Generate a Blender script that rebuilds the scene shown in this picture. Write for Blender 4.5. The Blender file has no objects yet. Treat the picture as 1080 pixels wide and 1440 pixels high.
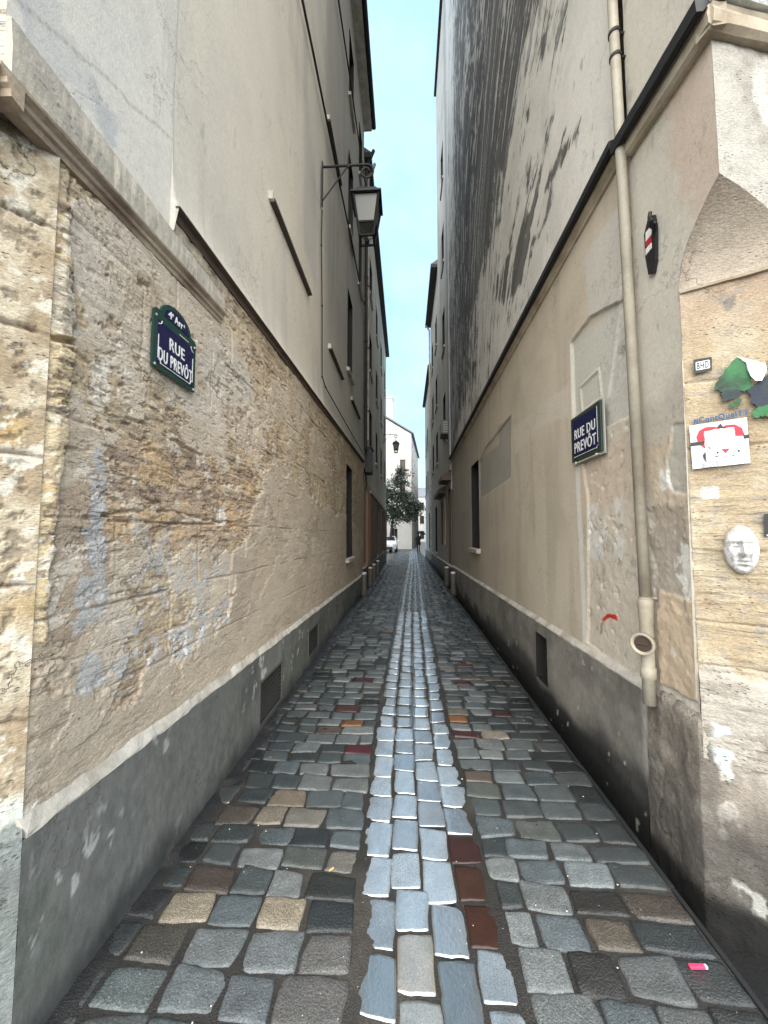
import bpy, bmesh, math, random
import numpy as np
from mathutils import Vector, Matrix

random.seed(7)
RNG = np.random.default_rng(11)
scene = bpy.context.scene
COL = scene.collection

# ---------------------------------------------------------------- camera, sky, sun, exposure
CAM_H = 1.6
PITCH = math.atan(32 / 520.0)
YAW = math.atan(34 / math.hypot(520, 32))
cam_data = bpy.data.cameras.new("camera")
cam = bpy.data.objects.new("camera", cam_data)
COL.objects.link(cam)
cam_data.sensor_fit = 'VERTICAL'
cam_data.sensor_height = 36.0
cam_data.sensor_width = 27.0
cam_data.lens = 13.0
cam_data.clip_start = 0.05
cam_data.clip_end = 4000
cam.location = (0, 0, CAM_H)
cam.rotation_euler = (math.pi / 2 + PITCH, 0, YAW)
scene.camera = cam

SUN_ELEV = math.radians(34)
SUN_AZ = math.radians(180)          # compass direction the light comes from, measured from +Y: behind the camera
world = bpy.data.worlds.new("World")
scene.world = world
world.use_nodes = True
wn = world.node_tree
wn.nodes.clear()
w_out = wn.nodes.new('ShaderNodeOutputWorld')
w_bg = wn.nodes.new('ShaderNodeBackground')
w_sky = wn.nodes.new('ShaderNodeTexSky')
w_sky.sky_type = 'NISHITA'
w_sky.sun_disc = False
w_sky.sun_elevation = SUN_ELEV
w_sky.sun_rotation = SUN_AZ
w_sky.air_density = 1.0
w_sky.dust_density = 1.6
w_sky.ozone_density = 2.0
w_tc = wn.nodes.new('ShaderNodeTexCoord')
w_map = wn.nodes.new('ShaderNodeMapping')
w_map.inputs['Scale'].default_value = (1.5, 1.0, 2.6)
w_noise = wn.nodes.new('ShaderNodeTexNoise')
w_noise.inputs['Scale'].default_value = 3.4
w_noise.inputs['Detail'].default_value = 6
w_noise.inputs['Roughness'].default_value = 0.55
w_ramp = wn.nodes.new('ShaderNodeMapRange')
w_ramp.inputs['From Min'].default_value = 0.35
w_ramp.inputs['From Max'].default_value = 0.68
w_ramp.inputs['To Min'].default_value = 0.0
w_ramp.inputs['To Max'].default_value = 1.0
w_cloud = wn.nodes.new('ShaderNodeMix')
w_cloud.data_type = 'RGBA'
w_cloud.inputs['A'].default_value = (2.15, 3.5, 4.95, 1)
w_cloud.inputs['B'].default_value = (2.9, 4.05, 5.0, 1)      # thin bright overcast
w_mix = wn.nodes.new('ShaderNodeMix')
w_mix.data_type = 'RGBA'
w_mix.inputs['Factor'].default_value = 0.88
wn.links.new(w_tc.outputs['Generated'], w_map.inputs['Vector'])
wn.links.new(w_map.outputs['Vector'], w_noise.inputs['Vector'])
wn.links.new(w_noise.outputs['Fac'], w_ramp.inputs['Value'])
wn.links.new(w_ramp.outputs['Result'], w_cloud.inputs['Factor'])
wn.links.new(w_cloud.outputs['Result'], w_mix.inputs['B'])
wn.links.new(w_sky.outputs['Color'], w_mix.inputs['A'])
wn.links.new(w_mix.outputs['Result'], w_bg.inputs['Color'])
w_bg.inputs['Strength'].default_value = 0.05
wn.links.new(w_bg.outputs['Background'], w_out.inputs['Surface'])

sun_data = bpy.data.lights.new("sun", 'SUN')
sun_data.energy = 1.5
sun_data.angle = math.radians(100)
sun_data.color = (1.0, 0.93, 0.82)
sun = bpy.data.objects.new("sun", sun_data)
COL.objects.link(sun)
to_sun = Vector((math.sin(SUN_AZ) * math.cos(SUN_ELEV), math.cos(SUN_AZ) * math.cos(SUN_ELEV), math.sin(SUN_ELEV)))
sun.rotation_euler = (-to_sun).to_track_quat('-Z', 'Y').to_euler()
sun.location = (0, -20, 30)

scene.view_settings.view_transform = 'Standard'
scene.view_settings.look = 'None'
scene.view_settings.exposure = 2.6
scene.view_settings.gamma = 1.0
scene.view_settings.use_curve_mapping = False
scene.cycles.max_bounces = 8
scene.cycles.diffuse_bounces = 4
scene.cycles.use_denoising = True

# ---------------------------------------------------------------- measuring helpers
_R = Matrix.Rotation(YAW, 3, 'Z') @ Matrix.Rotation(math.pi / 2 + PITCH, 3, 'X')


def ray(px, py):
    return _R @ Vector(((px - 540) / 520.0, (720 - py) / 520.0, -1.0))


def on_ground(px, py, z=0.0):
    d = ray(px, py)
    t = (z - CAM_H) / d.z
    return d.x * t, d.y * t


class Plane:
    """a vertical wall plane; s runs along it, z up, n points to the open air"""
    def __init__(self, p0, d, n_side):
        d = Vector((d[0], d[1])).normalized()
        self.p0 = Vector((p0[0], p0[1]))
        self.d = d
        self.n = Vector((d.y, -d.x)) * n_side

    def uv(self, px, py, off=0.0):
        r = ray(px, py)
        p = self.p0 + self.n * off
        den = r.x * self.n.x + r.y * self.n.y
        t = (p.x * self.n.x + p.y * self.n.y) / den
        hit = Vector((r.x * t, r.y * t)) - self.p0
        return hit.dot(self.d), CAM_H + r.z * t

    def pt(self, s, z, off=0.0):
        p = self.p0 + self.d * s + self.n * off
        return Vector((p.x, p.y, z))

    def frame(self, s, z, off=0.0, flip=False):
        """matrix whose x runs along the reading direction, y up, z outwards"""
        n = Vector((self.n.x, self.n.y, 0))
        up = Vector((0, 0, 1))
        x = up.cross(n)
        m = Matrix((x, up, n)).transposed().to_4x4()
        m.translation = self.pt(s, z, off)
        return m


LP = Plane((-1.215, 0), (-0.008, 1), 1)
RP = Plane((1.41, 0), (-0.005, 1), -1)
S_CH = 1.93                                   # where the right chamfer leaves the alley wall
S_CR = 1.66                                   # where the square upper corner stands
_c = RP.pt(S_CH, 0)
CP = Plane((_c.x, _c.y), (0.872, -0.489), 1)
_q = RP.pt(S_CR, 0)
FP = Plane((_q.x, _q.y), (0.97, 0.22), 1)

# ---------------------------------------------------------------- noise in numpy


def _hash(ix, iy, seed):
    h = (ix.astype(np.int64) * 374761393 + iy.astype(np.int64) * 668265263 + seed * 974634777) & 0xFFFFFFFF
    h = ((h ^ (h >> 13)) * 1274126177) & 0xFFFFFFFF
    h = (h ^ (h >> 16)) & 0xFFFFFFFF
    return h / 4294967295.0


def vnoise(x, y, seed=0):
    ix = np.floor(x); iy = np.floor(y)
    fx = x - ix; fy = y - iy
    fx = fx * fx * fx * (fx * (fx * 6 - 15) + 10)
    fy = fy * fy * fy * (fy * (fy * 6 - 15) + 10)
    a = _hash(ix, iy, seed); b = _hash(ix + 1, iy, seed)
    c = _hash(ix, iy + 1, seed); d = _hash(ix + 1, iy + 1, seed)
    return ((a + (b - a) * fx) * (1 - fy) + (c + (d - c) * fx) * fy) * 2 - 1


def fbm(x, y, octv=4, seed=0, gain=0.5):
    t = np.zeros_like(x); a = 1.0; tot = 0
    for k in range(octv):
        ca, sa = math.cos(k * 0.7), math.sin(k * 0.7)
        t += a * vnoise((x * ca - y * sa) * 2 ** k + 13.7 * k, (x * sa + y * ca) * 2 ** k - 7.1 * k, seed + k * 17)
        tot += a; a *= gain
    return t / tot


def fbs(x, y, octv=4, seed=0, gain=0.5):
    """like fbm without turning the octaves: keeps stretched grain stretched"""
    t = np.zeros_like(x); a = 1.0; tot = 0
    for k in range(octv):
        t += a * vnoise(x * 2 ** k + 13.7 * k, y * 2 ** k - 7.1 * k, seed + k * 17)
        tot += a; a *= gain
    return t / tot


def sstep(a, b, x):
    t = np.clip((x - a) / (b - a), 0, 1)
    return t * t * (3 - 2 * t)


def polysd(s, z, poly):
    """signed distance to a polygon, negative inside"""
    p = np.array(poly, float)
    n = len(p)
    d2 = np.full(s.shape, 1e9)
    inside = np.zeros(s.shape, bool)
    for i in range(n):
        ax, ay = p[i]; bx, by = p[(i + 1) % n]
        ex, ey = bx - ax, by - ay
        L = ex * ex + ey * ey + 1e-12
        t = np.clip(((s - ax) * ex + (z - ay) * ey) / L, 0, 1)
        d2 = np.minimum(d2, (s - ax - t * ex) ** 2 + (z - ay - t * ey) ** 2)
        cond = ((ay > z) != (by > z))
        xi = ax + (z - ay) * ex / (ey if abs(ey) > 1e-9 else 1e-9)
        inside ^= cond & (s < xi)
    d = np.sqrt(d2)
    return np.where(inside, -d, d)


def pmask(P, s, z, px, feather=0.007, warp=0.03, wscale=9.0, seed=3, off=0.0):
    poly = [P.uv(x, y, off) for x, y in px]
    ws = s + warp * fbm(s * wscale, z * wscale, 5, seed, 0.62)
    wz = z + warp * fbm(s * wscale, z * wscale, 5, seed + 50, 0.62)
    return 1 - sstep(-feather, feather, polysd(ws, wz, poly))


def lay(col, c, m):
    m = np.clip(m, 0, 1)[:, None]
    return col * (1 - m) + np.array(c)[None, :] * m


# ---------------------------------------------------------------- object helpers


def thing(name, label, cat, loc=(0, 0, 0), group=None, mat=None):
    o = bpy.data.objects.new(name, None)
    COL.objects.link(o)
    o.empty_display_size = 0.2
    if mat is not None:
        o.matrix_world = mat
    else:
        o.location = loc
    o['label'] = label
    o['category'] = cat
    if group:
        o['group'] = group
    return o


def tag(o, label, cat, group=None):
    o['label'] = label
    o['category'] = cat
    if group:
        o['group'] = group
    return o


def link_mesh(name, me, mat, parent=None, world_space=False, smooth=False):
    o = bpy.data.objects.new(name, me)
    COL.objects.link(o)
    if mat is not None:
        me.materials.append(mat)
    if smooth:
        me.polygons.foreach_set('use_smooth', [True] * len(me.polygons))
    if parent is not None:
        o.parent = parent
        if world_space and parent.type == 'EMPTY':
            o.matrix_parent_inverse = parent.matrix_basis.inverted()
    return o


def from_bm(name, bm, mat, parent=None, world_space=False, smooth=False):
    me = bpy.data.meshes.new(name)
    bmesh.ops.recalc_face_normals(bm, faces=bm.faces)
    bm.to_mesh(me)
    bm.free()
    return link_mesh(name, me, mat, parent, world_space, smooth)


def np_mesh(name, verts, quads, mat, parent=None, world_space=False, smooth=True, col=None, wet=None):
    me = bpy.data.meshes.new(name)
    me.vertices.add(len(verts))
    me.vertices.foreach_set('co', np.ascontiguousarray(verts, dtype=np.float32).ravel())
    nq = len(quads)
    me.loops.add(nq * 4)
    me.loops.foreach_set('vertex_index', np.ascontiguousarray(quads, dtype=np.int32).ravel())
    me.polygons.add(nq)
    me.polygons.foreach_set('loop_start', np.arange(nq, dtype=np.int32) * 4)
    me.polygons.foreach_set('loop_total', np.full(nq, 4, dtype=np.int32))
    me.update(calc_edges=True)
    me.validate()
    if col is not None:
        at = me.attributes.new('Col', 'FLOAT_COLOR', 'POINT')
        c4 = np.ones((len(verts), 4), np.float32)
        c4[:, :3] = np.clip(col, 0.003, 0.95)
        at.data.foreach_set('color', c4.ravel())
    if wet is not None:
        at = me.attributes.new('wet', 'FLOAT', 'POINT')
        at.data.foreach_set('value', np.ascontiguousarray(wet, dtype=np.float32))
    return link_mesh(name, me, mat, parent, world_space, smooth)


def box(bm, x0, x1, y0, y1, z0, z1, bevel=0.0, mtx=None):
    vs = [bm.verts.new(Vector(c)) for c in ((x0, y0, z0), (x1, y0, z0), (x1, y1, z0), (x0, y1, z0),
                                            (x0, y0, z1), (x1, y0, z1), (x1, y1, z1), (x0, y1, z1))]
    fs = [bm.faces.new([vs[i] for i in f]) for f in ((3, 2, 1, 0), (4, 5, 6, 7), (0, 1, 5, 4), (1, 2, 6, 5), (2, 3, 7, 6), (3, 0, 4, 7))]
    geo = vs
    if bevel > 0:
        es = list({e for f in fs for e in f.edges})
        r = bmesh.ops.bevel(bm, geom=es, offset=bevel, segments=2, affect='EDGES', profile=0.6)
        geo = list({v for f in r['faces'] for v in f.verts} | {v for v in vs if v.is_valid})
    if mtx is not None:
        bmesh.ops.transform(bm, matrix=mtx, verts=geo)
    return geo


def tube(bm, pts, r, seg=10, caps=True):
    pts = [Vector(p) for p in pts]
    rs = r if isinstance(r, (list, tuple)) else [r] * len(pts)
    rings = []
    ref = None
    for i, p in enumerate(pts):
        if i == 0:
            t = pts[1] - p
        elif i == len(pts) - 1:
            t = p - pts[i - 1]
        else:
            t = (pts[i + 1] - p).normalized() + (p - pts[i - 1]).normalized()
        t.normalize()
        if ref is None:
            ref = Vector((0, 0, 1)) if abs(t.z) < 0.9 else Vector((1, 0, 0))
        a = t.cross(ref).normalized()
        b = a.cross(t).normalized()
        ref = b
        rings.append([bm.verts.new(p + (a * math.cos(2 * math.pi * k / seg) + b * math.sin(2 * math.pi * k / seg)) * rs[i]) for k in range(seg)])
    for i in range(len(rings) - 1):
        for k in range(seg):
            bm.faces.new((rings[i][k], rings[i][(k + 1) % seg], rings[i + 1][(k + 1) % seg], rings[i + 1][k]))
    if caps:
        bm.faces.new(rings[0][::-1])
        bm.faces.new(rings[-1])


def lathe(bm, prof, seg=20, mtx=None):
    rings = []
    for r, z in prof:
        rings.append([bm.verts.new((r * math.cos(2 * math.pi * k / seg), r * math.sin(2 * math.pi * k / seg), z)) for k in range(seg)])
    for i in range(len(rings) - 1):
        for k in range(seg):
            bm.faces.new((rings[i][k], rings[i][(k + 1) % seg], rings[i + 1][(k + 1) % seg], rings[i + 1][k]))
    bm.faces.new(rings[0][::-1])
    bm.faces.new(rings[-1])
    if mtx is not None:
        bmesh.ops.transform(bm, matrix=mtx, verts=[v for rg in rings for v in rg])


def prism(bm, outline, z0, z1, mtx=None):
    a = [bm.verts.new((x, y, z0)) for x, y in outline]
    b = [bm.verts.new((x, y, z1)) for x, y in outline]
    n = len(outline)
    bm.faces.new(a[::-1]); bm.faces.new(b)
    for i in range(n):
        bm.faces.new((a[i], a[(i + 1) % n], b[(i + 1) % n], b[i]))
    if mtx is not None:
        bmesh.ops.transform(bm, matrix=mtx, verts=a + b)


def sweep(bm, P, a, b, prof, n=1, wob=0.0):
    """extrude a closed profile [(out, dz)] along a wall from (s,z) a to b"""
    rings = []
    for i in range(n + 1):
        t = i / n
        s = a[0] + (b[0] - a[0]) * t
        z = a[1] + (b[1] - a[1]) * t
        rings.append([bm.verts.new(P.pt(s, z + dz + random.uniform(-wob, wob), o + random.uniform(-wob, wob))) for o, dz in prof])
    m = len(prof)
    for i in range(n):
        for k in range(m):
            bm.faces.new((rings[i][k], rings[i][(k + 1) % m], rings[i + 1][(k + 1) % m], rings[i + 1][k]))
    bm.faces.new(rings[0]); bm.faces.new(rings[-1][::-1])


def merged(lines, extra):
    l = np.unique(np.concatenate([np.asarray(lines, float), np.asarray(list(extra), float)]))
    return l


def sheet(name, P, S, Z, mat, parent, colf, dispf=None, zlo=None, zhi=None, holes=(), off=0.0, wetf=None):
    """a wall surface as a fine grid over (s,z) with its own colours and relief; holes are (s0,s1,z0,z1)"""
    ex_s = [v for h in holes for v in h[:2]]
    ex_z = [v for h in holes for v in h[2:]]
    S = merged(S, ex_s); Z = merged(Z, ex_z)
    ss, zz = np.meshgrid(S, Z, indexing='ij')
    lo = zlo(ss) if zlo else np.full_like(ss, Z[0])
    hi = zhi(ss) if zhi else np.full_like(ss, Z[-1])
    zc = np.clip(zz, lo, hi)
    ns, nz = ss.shape
    idx = np.arange(ns * nz).reshape(ns, nz)
    q = np.stack([idx[:-1, :-1], idx[1:, :-1], idx[1:, 1:], idx[:-1, 1:]], -1).reshape(-1, 4)
    sf, zf = ss.ravel(), zc.ravel()
    h = np.abs(zf[q[:, 2]] - zf[q[:, 1]]) + np.abs(zf[q[:, 3]] - zf[q[:, 0]])
    cs = sf[q].mean(1); cz = zf[q].mean(1)
    keep = h > 1e-6
    for a, b, c, d in holes:
        keep &= ~((cs > a) & (cs < b) & (cz > c) & (cz < d))
    q = q[keep]
    used = np.unique(q)
    remap = np.full(ns * nz, -1); remap[used] = np.arange(len(used))
    q = remap[q]; sf = sf[used]; zf = zf[used]
    dsp = (dispf(sf, zf) if dispf else np.zeros_like(sf)) + off
    v = np.empty((len(sf), 3))
    v[:, 0] = P.p0.x + P.d.x * sf + P.n.x * dsp
    v[:, 1] = P.p0.y + P.d.y * sf + P.n.y * dsp
    v[:, 2] = zf
    # orient faces outwards
    a, b, c = v[q[0, 0]], v[q[0, 1]], v[q[0, 2]]
    nn = np.cross(b - a, c - a)
    if nn[0] * P.n.x + nn[1] * P.n.y < 0:
        q = q[:, ::-1]
    w = wetf(sf, zf) if wetf else np.zeros_like(sf)
    return np_mesh(name, v, q, mat, parent, True, True, colf(sf, zf), w)


def geo_lines(a, b, n):
    return a * (b / a) ** np.linspace(0, 1, n)


# ---------------------------------------------------------------- materials


def new_mat(name):
    m = bpy.data.materials.new(name)
    m.use_nodes = True
    nt = m.node_tree
    return m, nt, nt.nodes['Principled BSDF']


def N(nt, t, **kw):
    n = nt.nodes.new(t)
    for k, v in kw.items():
        n.inputs[k].default_value = v
    return n


def math_node(nt, op, a, b=None):
    n = nt.nodes.new('ShaderNodeMath'); n.operation = op
    for i, v in enumerate((a, b)):
        if v is None:
            continue
        if hasattr(v, 'is_output'):
            nt.links.new(v, n.inputs[i])
        else:
            n.inputs[i].default_value = v
    return n.outputs[0]


def surf(name, color=None, rough=0.8, var=0.25, vscale=6.0, fine=60.0, finevar=0.2, bump=0.3, bscale=80.0, bdist=0.004,
         pits=0.0, pscale=45.0, metal=0.0, spec=0.5, stretch=None, wetr=None, ior=None, coat=0.0, tint=None, lam=0.0, cracks=0.0, grain=0.0, edge=0.0):
    """procedural surface; color None reads the mesh's own Col attribute"""
    m, nt, b = new_mat(name)
    L = nt.links
    geo = nt.nodes.new('ShaderNodeNewGeometry')
    vec = geo.outputs['Position']
    if stretch:
        mp = nt.nodes.new('ShaderNodeMapping')
        mp.inputs['Scale'].default_value = stretch
        L.new(vec, mp.inputs['Vector']); vec = mp.outputs['Vector']
    n1 = N(nt, 'ShaderNodeTexNoise', Scale=vscale, Detail=6.0, Roughness=0.6)
    n2 = N(nt, 'ShaderNodeTexNoise', Scale=fine, Detail=5.0, Roughness=0.65)
    L.new(vec, n1.inputs['Vector']); L.new(vec, n2.inputs['Vector'])
    f1 = math_node(nt, 'MULTIPLY_ADD', n1.outputs['Fac'], var * 2); nt.nodes[-1].inputs[2].default_value = 1 - var
    f2 = math_node(nt, 'MULTIPLY_ADD', n2.outputs['Fac'], finevar * 2); nt.nodes[-1].inputs[2].default_value = 1 - finevar
    f = math_node(nt, 'MULTIPLY', f1, f2)
    if color is None:
        at = nt.nodes.new('ShaderNodeAttribute'); at.attribute_name = 'Col'
        base = at.outputs['Color']
    else:
        rgb = nt.nodes.new('ShaderNodeRGB'); rgb.outputs[0].default_value = (*color, 1)
        base = rgb.outputs[0]
    if tint is not None:
        tm = nt.nodes.new('ShaderNodeMix'); tm.data_type = 'RGBA'
        n3 = N(nt, 'ShaderNodeTexNoise', Scale=vscale * 0.6, Detail=5.0)
        L.new(vec, n3.inputs['Vector'])
        r3 = N(nt, 'ShaderNodeMapRange'); r3.inputs['From Min'].default_value = 0.45; r3.inputs['From Max'].default_value = 0.65
        L.new(n3.outputs['Fac'], r3.inputs['Value'])
        L.new(r3.outputs['Result'], tm.inputs['Factor']); L.new(base, tm.inputs['A'])
        tm.inputs['B'].default_value = (*tint, 1)
        base = tm.outputs['Result']
    mul = nt.nodes.new('ShaderNodeVectorMath'); mul.operation = 'SCALE'
    L.new(base, mul.inputs[0]); L.new(f, mul.inputs['Scale'])
    colout = mul.outputs[0]
    nb = N(nt, 'ShaderNodeTexNoise', Scale=bscale, Detail=6.0, Roughness=0.65)
    L.new(vec, nb.inputs['Vector'])
    height = nb.outputs['Fac']
    if pits > 0:
        vo = N(nt, 'ShaderNodeTexVoronoi', Scale=pscale)
        L.new(vec, vo.inputs['Vector'])
        mr = N(nt, 'ShaderNodeMapRange'); mr.inputs['From Min'].default_value = 0.08; mr.inputs['From Max'].default_value = 0.28
        L.new(vo.outputs['Distance'], mr.inputs['Value'])
        npm = N(nt, 'ShaderNodeTexNoise', Scale=pscale * 0.12, Detail=3.0)
        L.new(vec, npm.inputs['Vector'])
        pm = N(nt, 'ShaderNodeMapRange'); pm.inputs['From Min'].default_value = 0.5; pm.inputs['From Max'].default_value = 0.62
        L.new(npm.outputs['Fac'], pm.inputs['Value'])
        inv = math_node(nt, 'SUBTRACT', 1.0, mr.outputs['Result'])
        pit = math_node(nt, 'MULTIPLY', math_node(nt, 'MULTIPLY', inv, pm.outputs['Result']), pits)
        height = math_node(nt, 'SUBTRACT', height, pit)
        dk = math_node(nt, 'SUBTRACT', 1.0, math_node(nt, 'MULTIPLY', pit, 0.35))
        m2 = nt.nodes.new('ShaderNodeVectorMath'); m2.operation = 'SCALE'
        L.new(colout, m2.inputs[0]); L.new(dk, m2.inputs['Scale']); colout = m2.outputs[0]
    if lam > 0:
        mp2 = nt.nodes.new('ShaderNodeMapping'); mp2.inputs['Scale'].default_value = (2.6, 2.6, 34)
        L.new(geo.outputs['Position'], mp2.inputs['Vector'])
        nl = N(nt, 'ShaderNodeTexNoise', Scale=1.5, Detail=7.0, Roughness=0.68, Distortion=0.6)
        L.new(mp2.outputs['Vector'], nl.inputs['Vector'])
        ml = N(nt, 'ShaderNodeMapRange'); ml.inputs['From Min'].default_value = 0.56; ml.inputs['From Max'].default_value = 0.63
        L.new(nl.outputs['Fac'], ml.inputs['Value'])
        nm = N(nt, 'ShaderNodeTexNoise', Scale=2.4, Detail=4.0)
        L.new(geo.outputs['Position'], nm.inputs['Vector'])
        mm = N(nt, 'ShaderNodeMapRange'); mm.inputs['From Min'].default_value = 0.42; mm.inputs['From Max'].default_value = 0.58
        L.new(nm.outputs['Fac'], mm.inputs['Value'])
        lm = math_node(nt, 'MULTIPLY', math_node(nt, 'MULTIPLY', ml.outputs['Result'], mm.outputs['Result']), lam)
        asm = nt.nodes.new('ShaderNodeAttribute'); asm.attribute_name = 'wet'
        lm = math_node(nt, 'MULTIPLY', lm, math_node(nt, 'SUBTRACT', 1.0, asm.outputs['Fac']))
        height = math_node(nt, 'SUBTRACT', height, math_node(nt, 'MULTIPLY', lm, 1.2))
        m3 = nt.nodes.new('ShaderNodeVectorMath'); m3.operation = 'SCALE'
        L.new(colout, m3.inputs[0]); L.new(math_node(nt, 'SUBTRACT', 1.0, math_node(nt, 'MULTIPLY', lm, 0.5)), m3.inputs['Scale']); colout = m3.outputs[0]
    if cracks > 0:
        nd = N(nt, 'ShaderNodeTexNoise', Scale=3.0, Detail=6.0, Roughness=0.65)
        L.new(geo.outputs['Position'], nd.inputs['Vector'])
        ad = nt.nodes.new('ShaderNodeVectorMath'); ad.operation = 'MULTIPLY_ADD'
        L.new(nd.outputs['Color'], ad.inputs[0]); ad.inputs[1].default_value = (0.7, 0.7, 0.7); L.new(geo.outputs['Position'], ad.inputs[2])
        vc = N(nt, 'ShaderNodeTexVoronoi', Scale=1.3); vc.feature = 'DISTANCE_TO_EDGE'
        L.new(ad.outputs[0], vc.inputs['Vector'])
        mc = N(nt, 'ShaderNodeMapRange'); mc.inputs['From Min'].default_value = 0.0; mc.inputs['From Max'].default_value = 0.009; mc.inputs['To Min'].default_value = 1.0; mc.inputs['To Max'].default_value = 0.0
        L.new(vc.outputs['Distance'], mc.inputs['Value'])
        nm2 = N(nt, 'ShaderNodeTexNoise', Scale=1.1, Detail=3.0)
        L.new(geo.outputs['Position'], nm2.inputs['Vector'])
        mm2 = N(nt, 'ShaderNodeMapRange'); mm2.inputs['From Min'].default_value = 0.48; mm2.inputs['From Max'].default_value = 0.58
        L.new(nm2.outputs['Fac'], mm2.inputs['Value'])
        ck = math_node(nt, 'MULTIPLY', math_node(nt, 'MULTIPLY', mc.outputs['Result'], mm2.outputs['Result']), cracks)
        height = math_node(nt, 'SUBTRACT', height, ck)
        m4 = nt.nodes.new('ShaderNodeVectorMath'); m4.operation = 'SCALE'
        L.new(colout, m4.inputs[0]); L.new(math_node(nt, 'SUBTRACT', 1.0, math_node(nt, 'MULTIPLY', ck, 0.65)), m4.inputs['Scale']); colout = m4.outputs[0]
    if grain > 0:
        wn_ = N(nt, 'ShaderNodeTexVoronoi', Scale=260.0)
        L.new(geo.outputs['Position'], wn_.inputs['Vector'])
        sx = nt.nodes.new('ShaderNodeSeparateColor'); L.new(wn_.outputs['Color'], sx.inputs[0])
        gv = math_node(nt, 'MULTIPLY_ADD', sx.outputs[0], 2 * grain); nt.nodes[-1].inputs[2].default_value = 1 - grain
        m5 = nt.nodes.new('ShaderNodeVectorMath'); m5.operation = 'SCALE'
        L.new(colout, m5.inputs[0]); L.new(gv, m5.inputs['Scale']); colout = m5.outputs[0]
    L.new(colout, b.inputs['Base Color'])
    bp = nt.nodes.new('ShaderNodeBump'); bp.inputs['Strength'].default_value = bump; bp.inputs['Distance'].default_value = bdist
    L.new(height, bp.inputs['Height']); L.new(bp.outputs['Normal'], b.inputs['Normal'])
    if wetr is not None:
        aw = nt.nodes.new('ShaderNodeAttribute'); aw.attribute_name = 'wet'
        rr = N(nt, 'ShaderNodeMapRange'); rr.inputs['To Min'].default_value = rough; rr.inputs['To Max'].default_value = wetr
        L.new(aw.outputs['Fac'], rr.inputs['Value'])
        rv = math_node(nt, 'MULTIPLY', rr.outputs['Result'], math_node(nt, 'ADD', n2.outputs['Fac'], 0.5))
        L.new(rv, b.inputs['Roughness'])
    else:
        rv = math_node(nt, 'MULTIPLY', n2.outputs['Fac'], rough * 0.4)
        rv = math_node(nt, 'ADD', rv, rough * 0.8)
        L.new(rv, b.inputs['Roughness'])
    b.inputs['Metallic'].default_value = metal
    b.inputs['Specular IOR Level'].default_value = spec
    if ior:
        b.inputs['IOR'].default_value = ior
    if coat:
        b.inputs['Coat Weight'].default_value = coat
        b.inputs['Coat Roughness'].default_value = 0.06
    return m


M_STONE = surf('weathered_limestone', None, rough=0.9, var=0.22, vscale=7, fine=70, finevar=0.55, bump=1.0, bscale=75, bdist=0.007, pits=1.0, pscale=38, spec=0.3, stretch=(1, 1, 1.9), lam=0.6, cracks=0.6, grain=0.10)
M_RENDER = surf('old_render', None, rough=0.9, var=0.14, vscale=1.6, fine=38, finevar=0.22, bump=0.5, bscale=90, bdist=0.004, spec=0.3, cracks=0.55, grain=0.07, pits=0.5, pscale=24)
M_PLINTH = surf('cement_plinth', None, rough=0.75, var=0.36, vscale=3.0, fine=30, finevar=0.45, bump=0.5, bscale=60, bdist=0.004, spec=0.4, stretch=(1, 1, 0.6), grain=0.08, cracks=0.5)
M_SETT = surf('wet_granite_sett', None, rough=0.42, wetr=0.13, var=0.45, vscale=16, fine=210, finevar=1.25, bump=1.0, bscale=120, bdist=0.006, spec=0.7, ior=1.6, grain=0.30)
M_BED = surf('muddy_joint', (0.05, 0.038, 0.028), rough=0.5, var=0.5, vscale=9, fine=90, finevar=0.5, bump=1.0, bscale=120, bdist=0.008, tint=(0.10, 0.08, 0.06))
M_ASPHALT = surf('wet_asphalt', (0.035, 0.037, 0.04), rough=0.4, var=0.4, vscale=5, fine=110, finevar=0.4, bump=0.8, bscale=90, bdist=0.006)
M_GUTTER = surf('black_gutter', (0.006, 0.006, 0.007), rough=0.7, var=0.4, vscale=6, fine=80, finevar=0.4, bump=0.6, bscale=60, bdist=0.006)  # near-black gutter floor, also backs the cellar opening
M_MOULD = surf('stone_moulding', (0.46, 0.40, 0.31), rough=0.9, var=0.3, vscale=5, fine=50, finevar=0.25, bump=0.6, bscale=70, tint=(0.30, 0.24, 0.17))
M_CAP = surf('pale_mortar', (0.50, 0.47, 0.42), rough=0.85, var=0.35, vscale=8, fine=60, finevar=0.3, bump=0.8, bscale=70, tint=(0.34, 0.31, 0.26))
M_FLASH = surf('dark_zinc_flashing', (0.012, 0.012, 0.014), rough=0.55, var=0.3, fine=30, metal=0.2)
M_PIPE = surf('cream_painted_pipe', (0.44, 0.40, 0.32), rough=0.55, var=0.3, vscale=5, fine=35, finevar=0.25, bump=0.35, tint=(0.33, 0.29, 0.225), grain=.06)
M_PIPED = surf('dark_pipe_inside', (0.05, 0.03, 0.02), rough=0.7)
M_IRON = surf('black_cast_iron', (0.008, 0.008, 0.010), rough=0.5, var=0.2, fine=50, finevar=0.2, bump=0.2, metal=0.2)
M_CABLE = surf('dark_cable', (0.014, 0.013, 0.012), rough=0.7, bump=0.1)
M_ROOF = surf('zinc_roof', (0.16, 0.17, 0.19), rough=0.6, var=0.2)
M_EAVE = surf('dark_eave_board', (0.045, 0.04, 0.042), rough=0.75, var=0.3)
M_ENAMEL = surf('navy_enamel', (0.006, 0.008, 0.055), rough=0.25, var=0.15, fine=30, finevar=0.1, bump=0.03, spec=0.5)
M_GREEN = surf('dark_green_enamel', (0.012, 0.05, 0.04), rough=0.25, var=0.25, fine=30, finevar=0.1, bump=0.03)
M_WHITE = surf('white_enamel', (0.78, 0.78, 0.76), rough=0.3, var=0.08, bump=0.03)
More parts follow.
